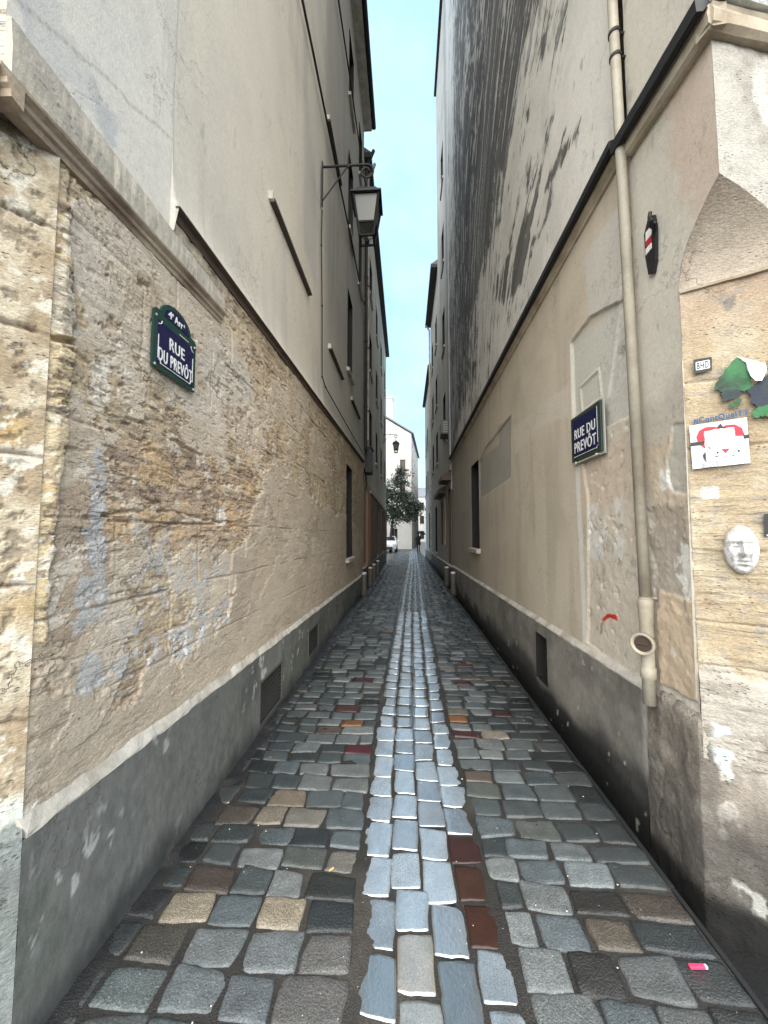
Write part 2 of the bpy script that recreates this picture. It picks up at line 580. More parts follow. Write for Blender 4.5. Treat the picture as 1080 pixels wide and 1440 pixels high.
M_WIN = surf('dark_window_pane', (0.012, 0.014, 0.016), rough=0.12, var=0.2, bump=0.0)
M_WOOD = surf('brown_door_wood', (0.22, 0.12, 0.055), rough=0.6, var=0.4, vscale=4, fine=40, finevar=0.3, bump=0.4, bscale=40, stretch=(6, 6, 0.5))
M_DWOOD = surf('dark_shopfront_wood', (0.085, 0.055, 0.035), rough=0.6, var=0.4, vscale=4, fine=40, finevar=0.3, bump=0.3, stretch=(5, 5, 0.5))
M_BOLL = surf('stone_bollard', (0.075, 0.068, 0.06), rough=0.6, var=0.3, vscale=9, fine=80, finevar=0.3, bump=0.5)
M_BTOP = surf('pale_bollard_top', (0.62, 0.60, 0.57), rough=0.4, var=0.2)
M_VOID = surf('window_recess_shade', (0.009, 0.008, 0.008), rough=0.8)  # near-black reveals: shade inside the openings put into the colour

# ================================================================ GROUND AND PAVING


def structure(o):
    o['kind'] = 'structure'
    return o


bm = bmesh.new()
v = [bm.verts.new(p) for p in ((-1500, -1500, -0.26), (1500, -1500, -0.26), (1500, 1500, -0.26), (-1500, 1500, -0.26))]
bm.faces.new(v)
structure(from_bm('ground', bm, M_ASPHALT))

X_PAVE_L, X_PAVE_R = -1.30, 1.185


def ch_center(y):
    """the drain channel wanders a little"""
    return np.interp(y, [0.3, 1.2, 1.5, 1.9, 3.3, 6.5, 11, 17, 30, 47], [.14, .115, .10, .06, .03, .065, .13, .26, .42, .8])


CH_HALF = 0.30
PAL = [((0.115, 0.135, 0.14), 5), ((0.085, 0.105, 0.115), 4), ((0.16, 0.175, 0.175), 4), ((0.055, 0.068, 0.072), 4),
       ((0.025, 0.032, 0.034), 3), ((0.15, 0.14, 0.12), 0.7), ((0.22, 0.19, 0.145), 0.2), ((0.075, 0.085, 0.078), 1), ((0.10, 0.075, 0.06), 0.3), ((0.055, 0.018, 0.016), 0.08)]
PALC = [tuple(0.70 * np.array(p[0]) ** 0.93) for p in PAL]
PALW = np.array([p[1] for p in PAL]); PALW = PALW / PALW.sum()
SPECIAL = [((290, 1265), (0.40, 0.34, 0.25)), ((378, 1268), (0.38, 0.32, 0.235)), ((412, 1130), (0.27, 0.22, 0.165)), ((322, 1140), (0.12, 0.10, 0.08)),
           ((500, 1012), (0.28, 0.12, 0.04)), ((645, 1014), (0.28, 0.12, 0.04)), ((500, 1048), (0.09, 0.015, 0.02)), ((640, 1028), (0.07, 0.012, 0.014)),
           ((640, 1186), (0.05, 0.018, 0.015)), ((664, 1232), (0.06, 0.025, 0.014)), ((676, 1292), (0.06, 0.022, 0.012)),
           ((576, 1330), (0.42, 0.38, 0.31)), ((460, 1228), (0.025, 0.032, 0.03)), ((460, 1185), (0.03, 0.042, 0.05)), ((462, 1268), (0.03, 0.04, 0.045)),
           ((832, 1278), (0.022, 0.02, 0.017)), ((905, 1280), (0.085, 0.068, 0.055)), ((840, 1330), (0.11, 0.09, 0.065)), ((880, 1390), (0.022, 0.02, 0.018)),
           ((848, 1234), (0.22, 0.25, 0.26)), ((766, 1335), (0.22, 0.24, 0.24)), ((305, 1315), (0.19, 0.21, 0.215)), ((385, 1318), (0.19, 0.21, 0.22)),
           ((222, 1368), (0.17, 0.2, 0.2)), ((305, 1378), (0.17, 0.195, 0.205)), ((385, 1385), (0.145, 0.165, 0.18)), ((160, 1360), (0.025, 0.027, 0.032)),
           ((140, 1410), (0.02, 0.022, 0.026)), ((195, 1310), (0.095, 0.085, 0.07)), ((210, 1255), (0.035, 0.035, 0.04)), ((246, 1308), (0.12, 0.095, 0.065)),
           ((640, 960), (0.06, 0.012, 0.014)), ((495, 958), (0.07, 0.014, 0.018)), ((505, 986), (0.02, 0.024, 0.026)), ((800, 1195), (0.17, 0.19, 0.2)),
           ((470, 1320), (0.15, 0.145, 0.14)), ((450, 1390), (0.13, 0.125, 0.12)), ((640, 1405), (0.12, 0.15, 0.17)), ((580, 1410), (0.33, 0.35, 0.35)), ((525, 1400), (0.15, 0.19, 0.21))]
SPG = [(on_ground(*p), c) for p, c in SPECIAL]


class StoneSet:
    def __init__(self):
        self.v = []; self.q = []; self.c = []; self.w = []; self.n = 0

    def add(self, x0, x1, y0, y1, color, wet, zoff=0.0, rough_edge=0.008, tilt=0.004, flat=1.0):
        yc = (y0 + y1) / 2
        k = 11 if yc < 3.2 else (7 if yc < 8 else 5)
        if k == 11:
            u = np.array([-1, -.95, -.84, -.6, -.3, 0, .3, .6, .84, .95, 1])
        elif k == 7:
            u = np.array([-1, -.9, -.6, 0, .6, .9, 1])
        else:
            u = np.array([-1, -.82, 0, .82, 1])
        U, V = np.meshgrid(u, u, indexing='ij')
        rp = (0.025 + 0.04 * RNG.random()) * (1.0 if flat > .9 else 0.7)
        up = U * (1 - rp * np.abs(V) ** 4); vp = V * (1 - rp * np.abs(U) ** 4)
        jx = RNG.normal(0, rough_edge, (2, 2)); jy = RNG.normal(0, rough_edge, (2, 2))
        a = (up + 1) / 2; b = (vp + 1) / 2
        X = x0 + (x1 - x0) * a + (jx[0, 0] * (1 - a) + jx[1, 0] * a) * (1 - b) + (jx[0, 1] * (1 - a) + jx[1, 1] * a) * b
        Y = y0 + (y1 - y0) * b + (jy[0, 0] * (1 - a) + jy[1, 0] * a) * (1 - b) + (jy[0, 1] * (1 - a) + jy[1, 1] * a) * b
        wob = fbm(X.ravel() * 26, Y.ravel() * 26, 3, 5).reshape(X.shape)
        wob2 = fbm(X.ravel() * 26, Y.ravel() * 26, 3, 55).reshape(X.shape)
        e = np.maximum(np.abs(U), np.abs(V))
        X = X + 0.006 * wob * e; Y = Y + 0.006 * wob2 * e
        Zt = zoff + flat * RNG.normal(0, 0.0022) - 0.0015 * (U ** 2 + V ** 2) / 2 + U * RNG.normal(0, tilt) * 0.6 + V * RNG.normal(0, tilt) * 0.6
        Zt = Zt + flat * 0.0042 * fbm(X.ravel() * 26, Y.ravel() * 26, 4, 9).reshape(X.shape)
        edge = sstep(0.86, 1.0, e) if k > 5 else sstep(0.7, 1.0, e)
        Zt = Zt - (0.0042 if flat > .9 else 0.001) * edge
        Zt = np.where(e > 0.999, zoff - 0.035, Zt)
        idx = np.arange(k * k).reshape(k, k) + self.n
        self.q.append(np.stack([idx[:-1, :-1], idx[1:, :-1], idx[1:, 1:], idx[:-1, 1:]], -1).reshape(-1, 4))
        self.v.append(np.stack([X, Y, Zt], -1).reshape(-1, 3))
        cc = np.array(color)[None, :] * (1 + 0.16 * fbm(X.ravel() * 14 + RNG.random() * 50, Y.ravel() * 14, 3, 21))[:, None]
        self.c.append(cc)
        self.w.append(np.full(k * k, wet))
        self.n += k * k

    def build(self, name, mat):
        return np_mesh(name, np.concatenate(self.v), np.concatenate(self.q), mat, None, False, True, np.concatenate(self.c), np.concatenate(self.w))


def stone_color(x0, x1, y0, y1, default):
    for (gx, gy), c in SPG:
        if x0 <= gx <= x1 and y0 <= gy <= y1:
            return tuple(0.60 * np.array(c))
    return default


def pick():
    c = np.array(PALC[RNG.choice(len(PALC), p=PALW)])
    return tuple(c * (0.85 + 0.35 * RNG.random()))


Y_END = 47.0
st = StoneSet()
y = 0.35
row = 0
while y < Y_END:
    h = 0.118 + 0.032 * RNG.random()
    if y > 20:
        h *= 1.5
    yc = y + h / 2
    gap = 0.003 + 0.005 * RNG.random()
    c0 = float(ch_center(yc))
    for side in (-1, 1):
        if side < 0:
            a, b = X_PAVE_L + 0.02, c0 - CH_HALF - 0.012
            if yc > 25:
                a = -3.5
        else:
            a, b = c0 + CH_HALF + 0.012, X_PAVE_R
        x = a
        first = 0.10 + 0.14 * RNG.random()
        while x < b - 0.02:
            w = 0.165 + 0.075 * RNG.random()
            if x == a and side > 0:
                w = 0.11 + 0.13 * RNG.random()
            if yc > 20:
                w *= 1.3
            x1 = x + w
            if b - x1 < 0.10:
                x1 = b
            d = pick()
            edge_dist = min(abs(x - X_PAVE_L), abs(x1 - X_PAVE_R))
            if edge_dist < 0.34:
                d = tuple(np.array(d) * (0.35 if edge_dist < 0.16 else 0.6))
            col_ = stone_color(x, x1, y, y + h, d)
            wetv = np.clip(0.35 + 0.25 * RNG.normal(), 0.0, 0.85)
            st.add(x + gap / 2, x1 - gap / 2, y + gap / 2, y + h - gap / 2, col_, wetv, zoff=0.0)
            x = x1
    y += h
    row += 1
paving = structure(st.build('cobbled_paving', M_SETT))

M_CHAN = surf('wet_channel_granite', None, rough=0.42, wetr=0.16, var=0.42, vscale=11, fine=210, finevar=0.8, bump=0.5, bscale=60, bdist=0.003, spec=1.0, ior=3.0, coat=0.0, grain=0.15)
_nt = M_CHAN.node_tree
_aw = _nt.nodes.new('ShaderNodeAttribute'); _aw.attribute_name = 'wet'
_mm = N(_nt, 'ShaderNodeMapRange'); _mm.inputs['From Max'].default_value = 1.0; _mm.inputs['To Max'].default_value = 1.0
_nt.links.new(_aw.outputs['Fac'], _mm.inputs['Value'])
_nt.links.new(_mm.outputs['Result'], _nt.nodes['Principled BSDF'].inputs['Specular IOR Level'])
st = StoneSet()
NCOL = 4
for k in range(NCOL):
    y = 0.3 + 0.09 * k
    while y < Y_END:
        h = 0.175 + 0.055 * RNG.random()
        if y > 20:
            h *= 1.4
        yc = y + h / 2
        c0 = float(ch_center(yc))
        w = 2 * CH_HALF / NCOL
        x0 = c0 - CH_HALF + k * w
        gap = 0.002 + 0.002 * RNG.random()
        base = np.array((0.225, 0.265, 0.30)) * (0.62 + 0.62 * RNG.random())
        if RNG.random() < 0.05:
            base = base * np.array((0.5, 0.5, 0.52))
        zt = -0.003 - 0.011 * (1 - ((k + 0.5 - NCOL / 2) / (NCOL / 2)) ** 2)
        col_ = stone_color(x0, x0 + w, y, y + h, tuple(base))
        wv = np.clip(0.78 + 0.22 * RNG.normal(), 0.35, 1.15) if min(col_) > .03 and max(col_) / min(col_) < 2.2 else 0.08
        st.add(x0 + gap / 2, x0 + w - gap / 2, y + gap / 2, y + h - gap / 2, col_, wv, zoff=zt, rough_edge=0.006, tilt=0.0008, flat=0.35)
        y += h
structure(st.build('drain_channel', M_CHAN))

# mud and grit between the stones
S = np.concatenate([geo_lines(0.3, 8, 260), np.linspace(8.2, Y_END, 120)])
Xl = np.linspace(-3.6, 1.19, 150)
ss, xx = np.meshgrid(S, Xl, indexing='ij')
zz = -0.0088 + 0.0035 * fbm(ss.ravel() * 14, xx.ravel() * 14, 4, 77)
dch = np.abs(xx.ravel() - ch_center(ss.ravel())) / CH_HALF
inch = sstep(1.0, 0.97, dch)
zz = zz * (1 - inch) + inch * (-0.003 - 0.011 * np.clip(1 - dch ** 2, 0, 1) - 0.0042 + 0.0015 * fbm(ss.ravel() * 30, xx.ravel() * 30, 3, 79))
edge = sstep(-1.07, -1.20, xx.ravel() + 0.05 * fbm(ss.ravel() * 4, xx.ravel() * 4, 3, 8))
zz += 0.024 * edge * (0.7 + 0.4 * fbm(ss.ravel() * 9, xx.ravel() * 9, 3, 18))
vv = np.stack([xx.ravel(), ss.ravel(), zz], -1)
idx = np.arange(len(vv)).reshape(ss.shape)
q = np.stack([idx[:-1, :-1], idx[:-1, 1:], idx[1:, 1:], idx[1:, :-1]], -1).reshape(-1, 4)
cb = np.tile(np.array((0.030, 0.028, 0.026)), (len(vv), 1))
cb = lay(cb, (0.065, 0.058, 0.050), sstep(0.1, 0.55, fbm(ss.ravel() * 3, xx.ravel() * 5, 4, 31)) * 0.8)
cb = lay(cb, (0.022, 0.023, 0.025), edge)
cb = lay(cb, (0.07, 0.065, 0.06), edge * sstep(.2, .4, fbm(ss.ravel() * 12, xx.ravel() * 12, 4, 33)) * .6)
M_JOINT = surf('gritty_joint_mud', None, rough=0.24, var=0.35, vscale=20, fine=140, finevar=0.8, bump=1.0, bscale=150, bdist=0.006)
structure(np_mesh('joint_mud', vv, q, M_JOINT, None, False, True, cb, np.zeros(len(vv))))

# standing water in the channel: thin film lying between the crowns of the stones
M_FILM, nt, b = new_mat('water_film')
nt.nodes.remove(b)
out = nt.nodes['Material Output']
tr = nt.nodes.new('ShaderNodeBsdfTransparent'); gl = nt.nodes.new('ShaderNodeBsdfGlossy'); mx = nt.nodes.new('ShaderNodeMixShader')
fr = N(nt, 'ShaderNodeFresnel', IOR=1.9)
tr.inputs['Color'].default_value = (0.82, 0.84, 0.84, 1)
gl.inputs['Roughness'].default_value = 0.13
gg = nt.nodes.new('ShaderNodeNewGeometry')
nb = N(nt, 'ShaderNodeTexNoise', Scale=22.0, Detail=2.0)
bp = nt.nodes.new('ShaderNodeBump'); bp.inputs['Strength'].default_value = 0.12; bp.inputs['Distance'].default_value = 0.003
nt.links.new(gg.outputs['Position'], nb.inputs['Vector']); nt.links.new(nb.outputs['Fac'], bp.inputs['Height'])
nt.links.new(bp.outputs['Normal'], gl.inputs['Normal']); nt.links.new(bp.outputs['Normal'], fr.inputs['Normal'])
nt.links.new(fr.outputs['Fac'], mx.inputs['Fac']); nt.links.new(tr.outputs['BSDF'], mx.inputs[1]); nt.links.new(gl.outputs['BSDF'], mx.inputs[2])
nt.links.new(mx.outputs['Shader'], out.inputs['Surface'])
S = np.concatenate([geo_lines(0.5, 9, 220), np.linspace(9.2, 26, 80)])
T = np.linspace(-1, 1, 41)
ss, tt = np.meshgrid(S, T, indexing='ij')
xw = ch_center(ss.ravel()) + 0.07 + tt.ravel() * 0.10
zw = np.full(len(xw), -0.0168)
vv = np.stack([xw, ss.ravel(), zw], -1)
idx = np.arange(len(vv)).reshape(ss.shape)
q = np.stack([idx[:-1, :-1], idx[:-1, 1:], idx[1:, 1:], idx[1:, :-1]], -1).reshape(-1, 4)
m_ = fbm(xw * 7, ss.ravel() * 2.2, 4, 90) * 0.75 + 0.30 - np.abs(tt.ravel()) ** 2 * 0.9
q = q[(m_[q] > 0).all(1)]
used = np.unique(q); rm = np.full(len(vv), -1); rm[used] = np.arange(len(used))
structure(np_mesh('water', vv[used], rm[q], M_FILM, None, False, True))

# sunken black gutter along the foot of the right-hand wall, behind a stone edge
bm = bmesh.new()
ys = [0.0] + list(np.linspace(0.6, 30, 90))
lo = [bm.verts.new((1.16, y, -0.24)) for y in ys]
hi = [bm.verts.new((2.6 if y < 1.6 else 1.45, y, -0.24 + random.uniform(-.006, .006))) for y in ys]
for i in range(len(ys) - 1):
    bm.faces.new((lo[i], hi[i], hi[i + 1], lo[i + 1]))
structure(from_bm('gutter', bm, M_GUTTER))
bm = bmesh.new()
y = 0.3
while y < 28:
    L = 0.55 + 0.4 * random.random()
    box(bm, 1.182, 1.203 + random.uniform(-.003, .003), y + .004, y + L - .004, -0.25, 0.002 + random.uniform(-.004, .004), bevel=0.005)
    y += L
structure(from_bm('gutter_edge', bm, surf('black_edge_stone', (0.018, 0.019, 0.02), rough=0.35, var=0.4, vscale=12, fine=120, finevar=0.4, bump=0.5)))

# ================================================================ LEFT: STONE CORNER HOUSE


def line_z(P, a, b, off=0.0):
    (s0, z0), (s1, z1) = P.uv(*a, off), P.uv(*b, off)
    k = (z1 - z0) / (s1 - s0)
    return lambda s: z0 + (s - s0) * k


def core(name, P, s0, s1, z0, z1, depth, mat, parent, inset=0.34):
    """the solid mass behind a facade"""
    bm = bmesh.new()
    base = [P.pt(s0, 0, -inset), P.pt(s1, 0, -inset), P.pt(s1, 0, -depth), P.pt(s0, 0, -depth)]
    lo = [bm.verts.new((p.x, p.y, z0)) for p in base]
    hi = [bm.verts.new((p.x, p.y, z1)) for p in base]
    bm.faces.new(lo); bm.faces.new(hi)
    for i in range(4):
        bm.faces.new((lo[i], lo[(i + 1) % 4], hi[(i + 1) % 4], hi[i]))
    return from_bm(name, bm, mat, parent, True)


def window(parent, P, s0, s1, z0, z1, depth=0.22, reveal=None, pane=None, off=0.0, sill=0.0, name='window', bars=True, shutter=None, frame=True):
    """reveal, pane and sill of one opening cut in a wall"""
    bm = bmesh.new()
    A = [P.pt(s0, z0, off), P.pt(s1, z0, off), P.pt(s1, z1, off), P.pt(s0, z1, off)]
    B = [P.pt(s0, z0, off - depth), P.pt(s1, z0, off - depth), P.pt(s1, z1, off - depth), P.pt(s0, z1, off - depth)]
    a = [bm.verts.new(p) for p in A]; b = [bm.verts.new(p) for p in B]
    for i in range(4):
        bm.faces.new((a[i], b[i], b[(i + 1) % 4], a[(i + 1) % 4]))
    w = from_bm(name, bm, reveal or M_CAP, parent, True)
    bm = bmesh.new()
    f = 0.06 if frame else 0.0
    v = [bm.verts.new(P.pt(s, z, off - depth + 0.012)) for s, z in ((s0 + .002, z0 + .002), (s1 - .002, z0 + .002), (s1 - .002, z1 - .002), (s0 + .002, z1 - .002))]
    bm.faces.new(v)
    from_bm('pane', bm, pane or M_WIN, w)
    if bars:
        bm = bmesh.new()
        sm = (s0 + s1) / 2
        for sa, sb, za, zb in ((s0 + .004, s0 + .05, z0 + .004, z1 - .004), (s1 - .05, s1 - .004, z0 + .004, z1 - .004), (sm - .03, sm + .03, z0 + .004, z1 - .004),
                               (s0 + .05, sm - .03, z1 - .06, z1 - .004), (sm + .03, s1 - .05, z1 - .06, z1 - .004),
                               (s0 + .05, sm - .03, z0 + .004, z0 + .06), (sm + .03, s1 - .05, z0 + .004, z0 + .06)):
            sweep(bm, P, (sa, za), (sb, za), [(off - depth + .016, 0), (off - depth + .05, 0), (off - depth + .05, zb - za), (off - depth + .016, zb - za)])
        from_bm('frame', bm, shutter or M_DWOOD, w)
    if sill > 0:
        bm = bmesh.new()
        sweep(bm, P, (s0 - .08, z0 - .09), (s1 + .08, z0 - .09), [(off - .02, 0), (off + sill, 0), (off + sill, .07), (off - .02, .087)])
        from_bm('sill', bm, M_CAP, w)
    return w


L1 = thing('stone_corner_house', 'corner house on the left, eroded beige stone below and smooth grey render above', 'house', (-1.3, 1.0, 0))
zstring = line_z(LP, (240, 290), (515, 655))
zdado = line_z(LP, (22, 1161), (464, 840))
zc_lo = line_z(LP, (20, 128), (310, 441))
zc_hi = line_z(LP, (25, 45), (245, 332))
s_str = LP.uv(240, 300)[0]
s_cor = LP.uv(310, 441)[0]
S_L0, S_LCH, S_L1 = 0.96, 1.135, 10.6
H_L1 = 14.0


def zl_top(s):
    """where the bare stone stops and the render starts"""
    return np.where(s < s_str, zc_hi(s), zstring(s))


COAT_PX = [(372, 655), (430, 690), (505, 745), (505, 830), (300, 985), (30, 1180), (30, 1030), (70, 930), (150, 985), (230, 935), (325, 868), (330, 790)]
BUFF_PX = [(95, 300), (170, 290), (310, 450), (300, 520), (270, 560), (200, 520), (110, 470)]
QUOIN_PX = [(-40, 235), (95, 285), (102, 480), (72, 760), (60, 905), (-40, 905)]
BAND_PX = [(120, 600), (250, 640), (372, 660), (376, 740), (330, 760), (250, 770), (140, 760)]
COURSES = (0.98, 1.32, 1.66, 2.02, 2.40, 2.76, 3.1)


def left_masks(s, z):
    m = lambda px, **k: pmask(LP, s, z, px, **k)
    coat = m(COAT_PX, warp=.20, wscale=5, seed=16, feather=.02)
    buff = m(BUFF_PX, warp=.12, seed=5, feather=.03)
    band = m(BAND_PX, warp=.14, seed=9, feather=.05)
    q = m(QUOIN_PX, warp=.02, seed=11, feather=.01)
    f = fbm(s * 2.3, z * 3.1, 6, 7, 0.6)
    bias = 0.05 + 0.30 * buff - 0.30 * band - 0.10 * sstep(3.0, 5.0, s) - 0.35 * q
    peel = sstep(-.012, .012, f + bias)               # where the thin old lime skin still holds
    return coat, buff, band, q, peel, f + bias


def joints(s, z):
    """bed joints and staggered upright joints of the coursed stone"""
    g = np.zeros_like(s)
    zz_ = z + 0.018 * fbm(s * 2.2, z * 1.5, 4, 65)
    for k, zj in enumerate(COURSES):
        keep = sstep(-0.1, 0.15, fbm(s * 2.4, s * 0 + zj * 7, 3, 66))
        g = np.maximum(g, np.exp(-((zz_ - zj) / 0.0065) ** 2) * keep)
        if k + 1 < len(COURSES):
            inside = (zz_ > zj) & (zz_ < COURSES[k + 1])
            ph = (s + 0.31 * (k % 2) + 0.07 * k + 0.012 * fbm(s * 3, z * 6, 3, 67)) / 0.62
            dv = np.abs(ph - np.round(ph)) * 0.62
            g = np.maximum(g, np.exp(-(dv / 0.006) ** 2) * inside * sstep(-0.05, 0.2, fbm(np.round(ph) * 3.7, s * 0 + k * 5.1, 2, 68)))
    return g


def left_col(s, z):
    m = lambda px, **k: pmask(LP, s, z, px, **k)
    coat, buff, band, q, peel, pf_ = left_masks(s, z)
    n1 = fbm(s * 2.2, z * 3.0, 5, 1, 0.6)
    n2 = fbm(s * 8, z * 14, 5, 2, 0.65)
    n3 = fbs(s * 5, z * 30, 5, 4, 0.65)
    # each stone has its own tone
    blk = np.floor((s + 0.31 * (np.digitize(z, COURSES) % 2) + 0.07 * np.digitize(z, COURSES)) / 0.62)
    tone = _hash(blk, np.digitize(z, COURSES).astype(float), 99)
    c = np.tile(np.array((0.46, 0.365, 0.25)), (len(s), 1)) * (0.82 + 0.36 * tone)[:, None]
    c = lay(c, (0.53, 0.43, 0.29), sstep(0.05, 0.4, n1) * 0.8)
    c = lay(c, (0.33, 0.245, 0.16), sstep(0.05, 0.4, -n1) * 0.8)
    c = lay(c, (0.56, 0.44, 0.27), sstep(0.2, 0.32, n2) * 0.6)
    c = lay(c, (0.24, 0.17, 0.115), sstep(0.22, 0.36, -n2) * 0.6)
    c = lay(c, (0.40, 0.27, 0.18), band * 0.6)
    c = lay(c, (0.20, 0.14, 0.105), band * sstep(0.08, 0.25, fbm(s * 6, z * 16, 5, 47, .65)) * 0.8)
    c = lay(c, (0.58, 0.40, 0.19), band * sstep(0.12, 0.25, fbm(s * 4, z * 9, 5, 48, .65)) * 0.6)
    # lime skin
    skin = np.tile(np.array((0.53, 0.455, 0.36)), (len(s), 1))
    skin = lay(skin, (0.56, 0.50, 0.42), sstep(-0.1, 0.4, fbm(s * 1.7, z * 2.1, 5, 49)))
    skin = lay(skin, (0.43, 0.345, 0.25), sstep(0.1, 0.4, fbm(s * 3.1, z * 4, 5, 50)) * 0.8)
    c = c * (1 - peel[:, None]) + skin * peel[:, None]
    c = lay(c, (0.62, 0.56, 0.46), np.exp(-(pf_ / 0.02) ** 2) * 0.45)         # broken pale rim of the skin
    # streaky, cooler far part; dimmer light down the alley put into colour
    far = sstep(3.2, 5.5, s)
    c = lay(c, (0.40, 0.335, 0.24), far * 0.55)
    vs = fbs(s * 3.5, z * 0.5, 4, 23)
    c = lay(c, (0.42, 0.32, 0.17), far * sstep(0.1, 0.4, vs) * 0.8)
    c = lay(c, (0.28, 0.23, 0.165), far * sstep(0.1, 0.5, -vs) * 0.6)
    # grey and pink repairs right of the street plate
    c = lay(c, (0.55, 0.52, 0.47), m([(300, 470), (348, 515), (358, 560), (335, 580), (300, 560), (278, 510)], warp=.05, seed=6) * 0.75)
    c = lay(c, (0.53, 0.475, 0.41), m([(230, 525), (318, 560), (322, 620), (300, 606), (240, 565)], warp=.05, seed=7) * 0.75)
    c = lay(c, (0.55, 0.46, 0.38), m([(322, 560), (370, 590), (372, 640), (360, 650), (322, 610)], warp=.02, seed=8) * 0.75)
    # quoin blocks at the corner
    c = lay(c, (0.53, 0.42, 0.24), q * 0.7)
    c = lay(c, (0.32, 0.185, 0.085), m([(-30, 255), (25, 268), (90, 345), (60, 345), (-30, 318)], warp=.05, seed=12) * 0.85)
    c = lay(c, (0.45, 0.42, 0.36), m([(-20, 340), (95, 380), (100, 470), (-20, 440)], warp=.08, seed=13) * 0.7)
    c = lay(c, (0.62, 0.40, 0.13), m([(-30, 600), (45, 610), (62, 680), (30, 690), (-30, 700)], warp=.07, seed=14, feather=.03) * 0.75)
    c = lay(c, (0.57, 0.46, 0.25), m([(-30, 700), (60, 690), (70, 860), (30, 880), (-30, 900)], warp=.07, seed=44) * 0.7)
    c = lay(c, (0.66, 0.60, 0.48), q * sstep(0.22, 0.28, fbm(s * 17, z * 22, 5, 45, .65)) * 0.85)
    c = lay(c, (0.24, 0.18, 0.12), q * sstep(0.27, 0.34, fbm(s * 26, z * 40, 4, 46)) * 0.85)
    # brown smooth smears
    sm = m([(75, 690), (130, 660), (150, 700), (150, 850), (100, 920), (65, 900)], warp=.06, seed=15)
    c = lay(c, (0.36, 0.275, 0.20), sm * 0.85)
    # lower smooth coat
    c = lay(c, (0.43, 0.365, 0.285), coat * 0.85)
    c = lay(c, (0.33, 0.28, 0.22), coat * sstep(0.1, 0.45, fbm(s * 2.2, z * 5, 5, 17)) * 0.7)
    c = lay(c, (0.47, 0.405, 0.325), coat * sstep(0.2, 0.45, fbm(s * 3, z * 7, 5, 57)) * 0.6)
    # blue grey paint remains
    blue = np.maximum.reduce([
        m([(128, 640), (142, 632), (150, 700), (147, 800), (150, 870), (106, 892), (112, 800), (122, 760)], warp=.05, wscale=16, seed=18),
        m([(104, 965), (112, 930), (125, 918), (146, 932), (150, 960), (112, 984)], warp=.04, wscale=16, seed=19),
        m([(150, 930), (210, 905), (320, 850), (322, 878), (250, 928), (152, 960)], warp=.05, wscale=14, seed=20) * sstep(-0.12, -0.04, fbs(s * 18, z * 7, 5, 71, .65)),
        m([(160, 850), (220, 830), (320, 760), (322, 850), (200, 912), (160, 920)], warp=.06, wscale=12, seed=21) * sstep(0.10, 0.17, fbs(s * 16, z * 8, 5, 72, .65)) * 0.9,
        m([(165, 740), (320, 745), (322, 800), (250, 830), (170, 820)], warp=.06, wscale=12, seed=22) * sstep(0.16, 0.22, fbs(s * 12, z * 9, 5, 73, .65)) * 0.7])
    blue = blue * sstep(-0.42, -0.30, fbm(s * 24, z * 24, 4, 75, .65))
    c = lay(c, (0.43, 0.455, 0.48), blue * 0.85)
    c = lay(c, (0.66, 0.66, 0.64), blue * sstep(0.3, 0.4, fbs(s * 22, z * 4, 4, 74)) * 0.7)
    # white plaster scars
    for px, sd in (([(126, 520), (140, 508), (152, 515), (153, 555), (142, 585), (130, 570)], 30), ([(-20, 1005), (18, 1030), (14, 1085), (-20, 1100)], 31),
                   ([(-20, 1165), (40, 1135), (36, 1180), (10, 1200), (-20, 1210)], 32), ([(30, 735), (52, 760), (40, 790), (34, 760)], 34),
                   ([(0, 850), (30, 835), (42, 850), (30, 870), (0, 885)], 36), ([(300, 715), (318, 710), (318, 735), (304, 740)], 37)):
        c = lay(c, (0.72, 0.69, 0.62), m(px, warp=.04, wscale=22, seed=sd) * sstep(-.35, -.2, fbm(s * 40, z * 40, 3, 76)) * 0.85)
    c = lay(c, (0.66, 0.61, 0.52), sstep(0.36, 0.40, fbm(s * 10, z * 13, 6, 38, 0.65)) * (1 - coat) * 0.75)
    # chalky scratches where graffiti has been scrubbed off
    gm = m([(395, 745), (462, 752), (460, 805), (398, 795)], warp=.03, seed=39)
    c = lay(c, (0.52, 0.475, 0.40), gm * sstep(0.05, 0.15, fbs(s * 5, z * 24, 5, 40, .65)) * 0.8)
    # strata and soot in open joints
    c = lay(c, (0.20, 0.145, 0.10), sstep(0.30, 0.40, n3) * (1 - coat * 0.85) * (1 - sm) * (1 - .6 * peel) * 0.7)
    c = lay(c, (0.13, 0.095, 0.07), joints(s, z) * (1 - .45 * coat) * (1 - .5 * peel) * 0.7)
    # streaky browner band under the mouldings
    under_band = sstep(0.30, 0.0, zl_top(s) - z) * sstep(-0.4, 0.4, fbs(s * 5, z * 1.5, 4, 41))
    c = lay(c, (0.27, 0.20, 0.135), under_band * 0.55)
    # stone course band above the groove near the corner
    bandtop = (s < s_cor) & (z > zc_lo(s))
    n5 = fbm(s * 9, z * 9, 4, 42)
    bc = lay(np.tile(np.array((0.43, 0.38, 0.30)), (len(s), 1)), (0.30, 0.27, 0.22), sstep(-0.1, 0.4, n5) * 0.8)
    c = np.where(bandtop[:, None], bc, c)
    c = 0.80 * c + 0.20 * np.array((0.50, 0.445, 0.37))[None, :]
    return c * np.array((1.08, 1.06, 1.05))[None, :]


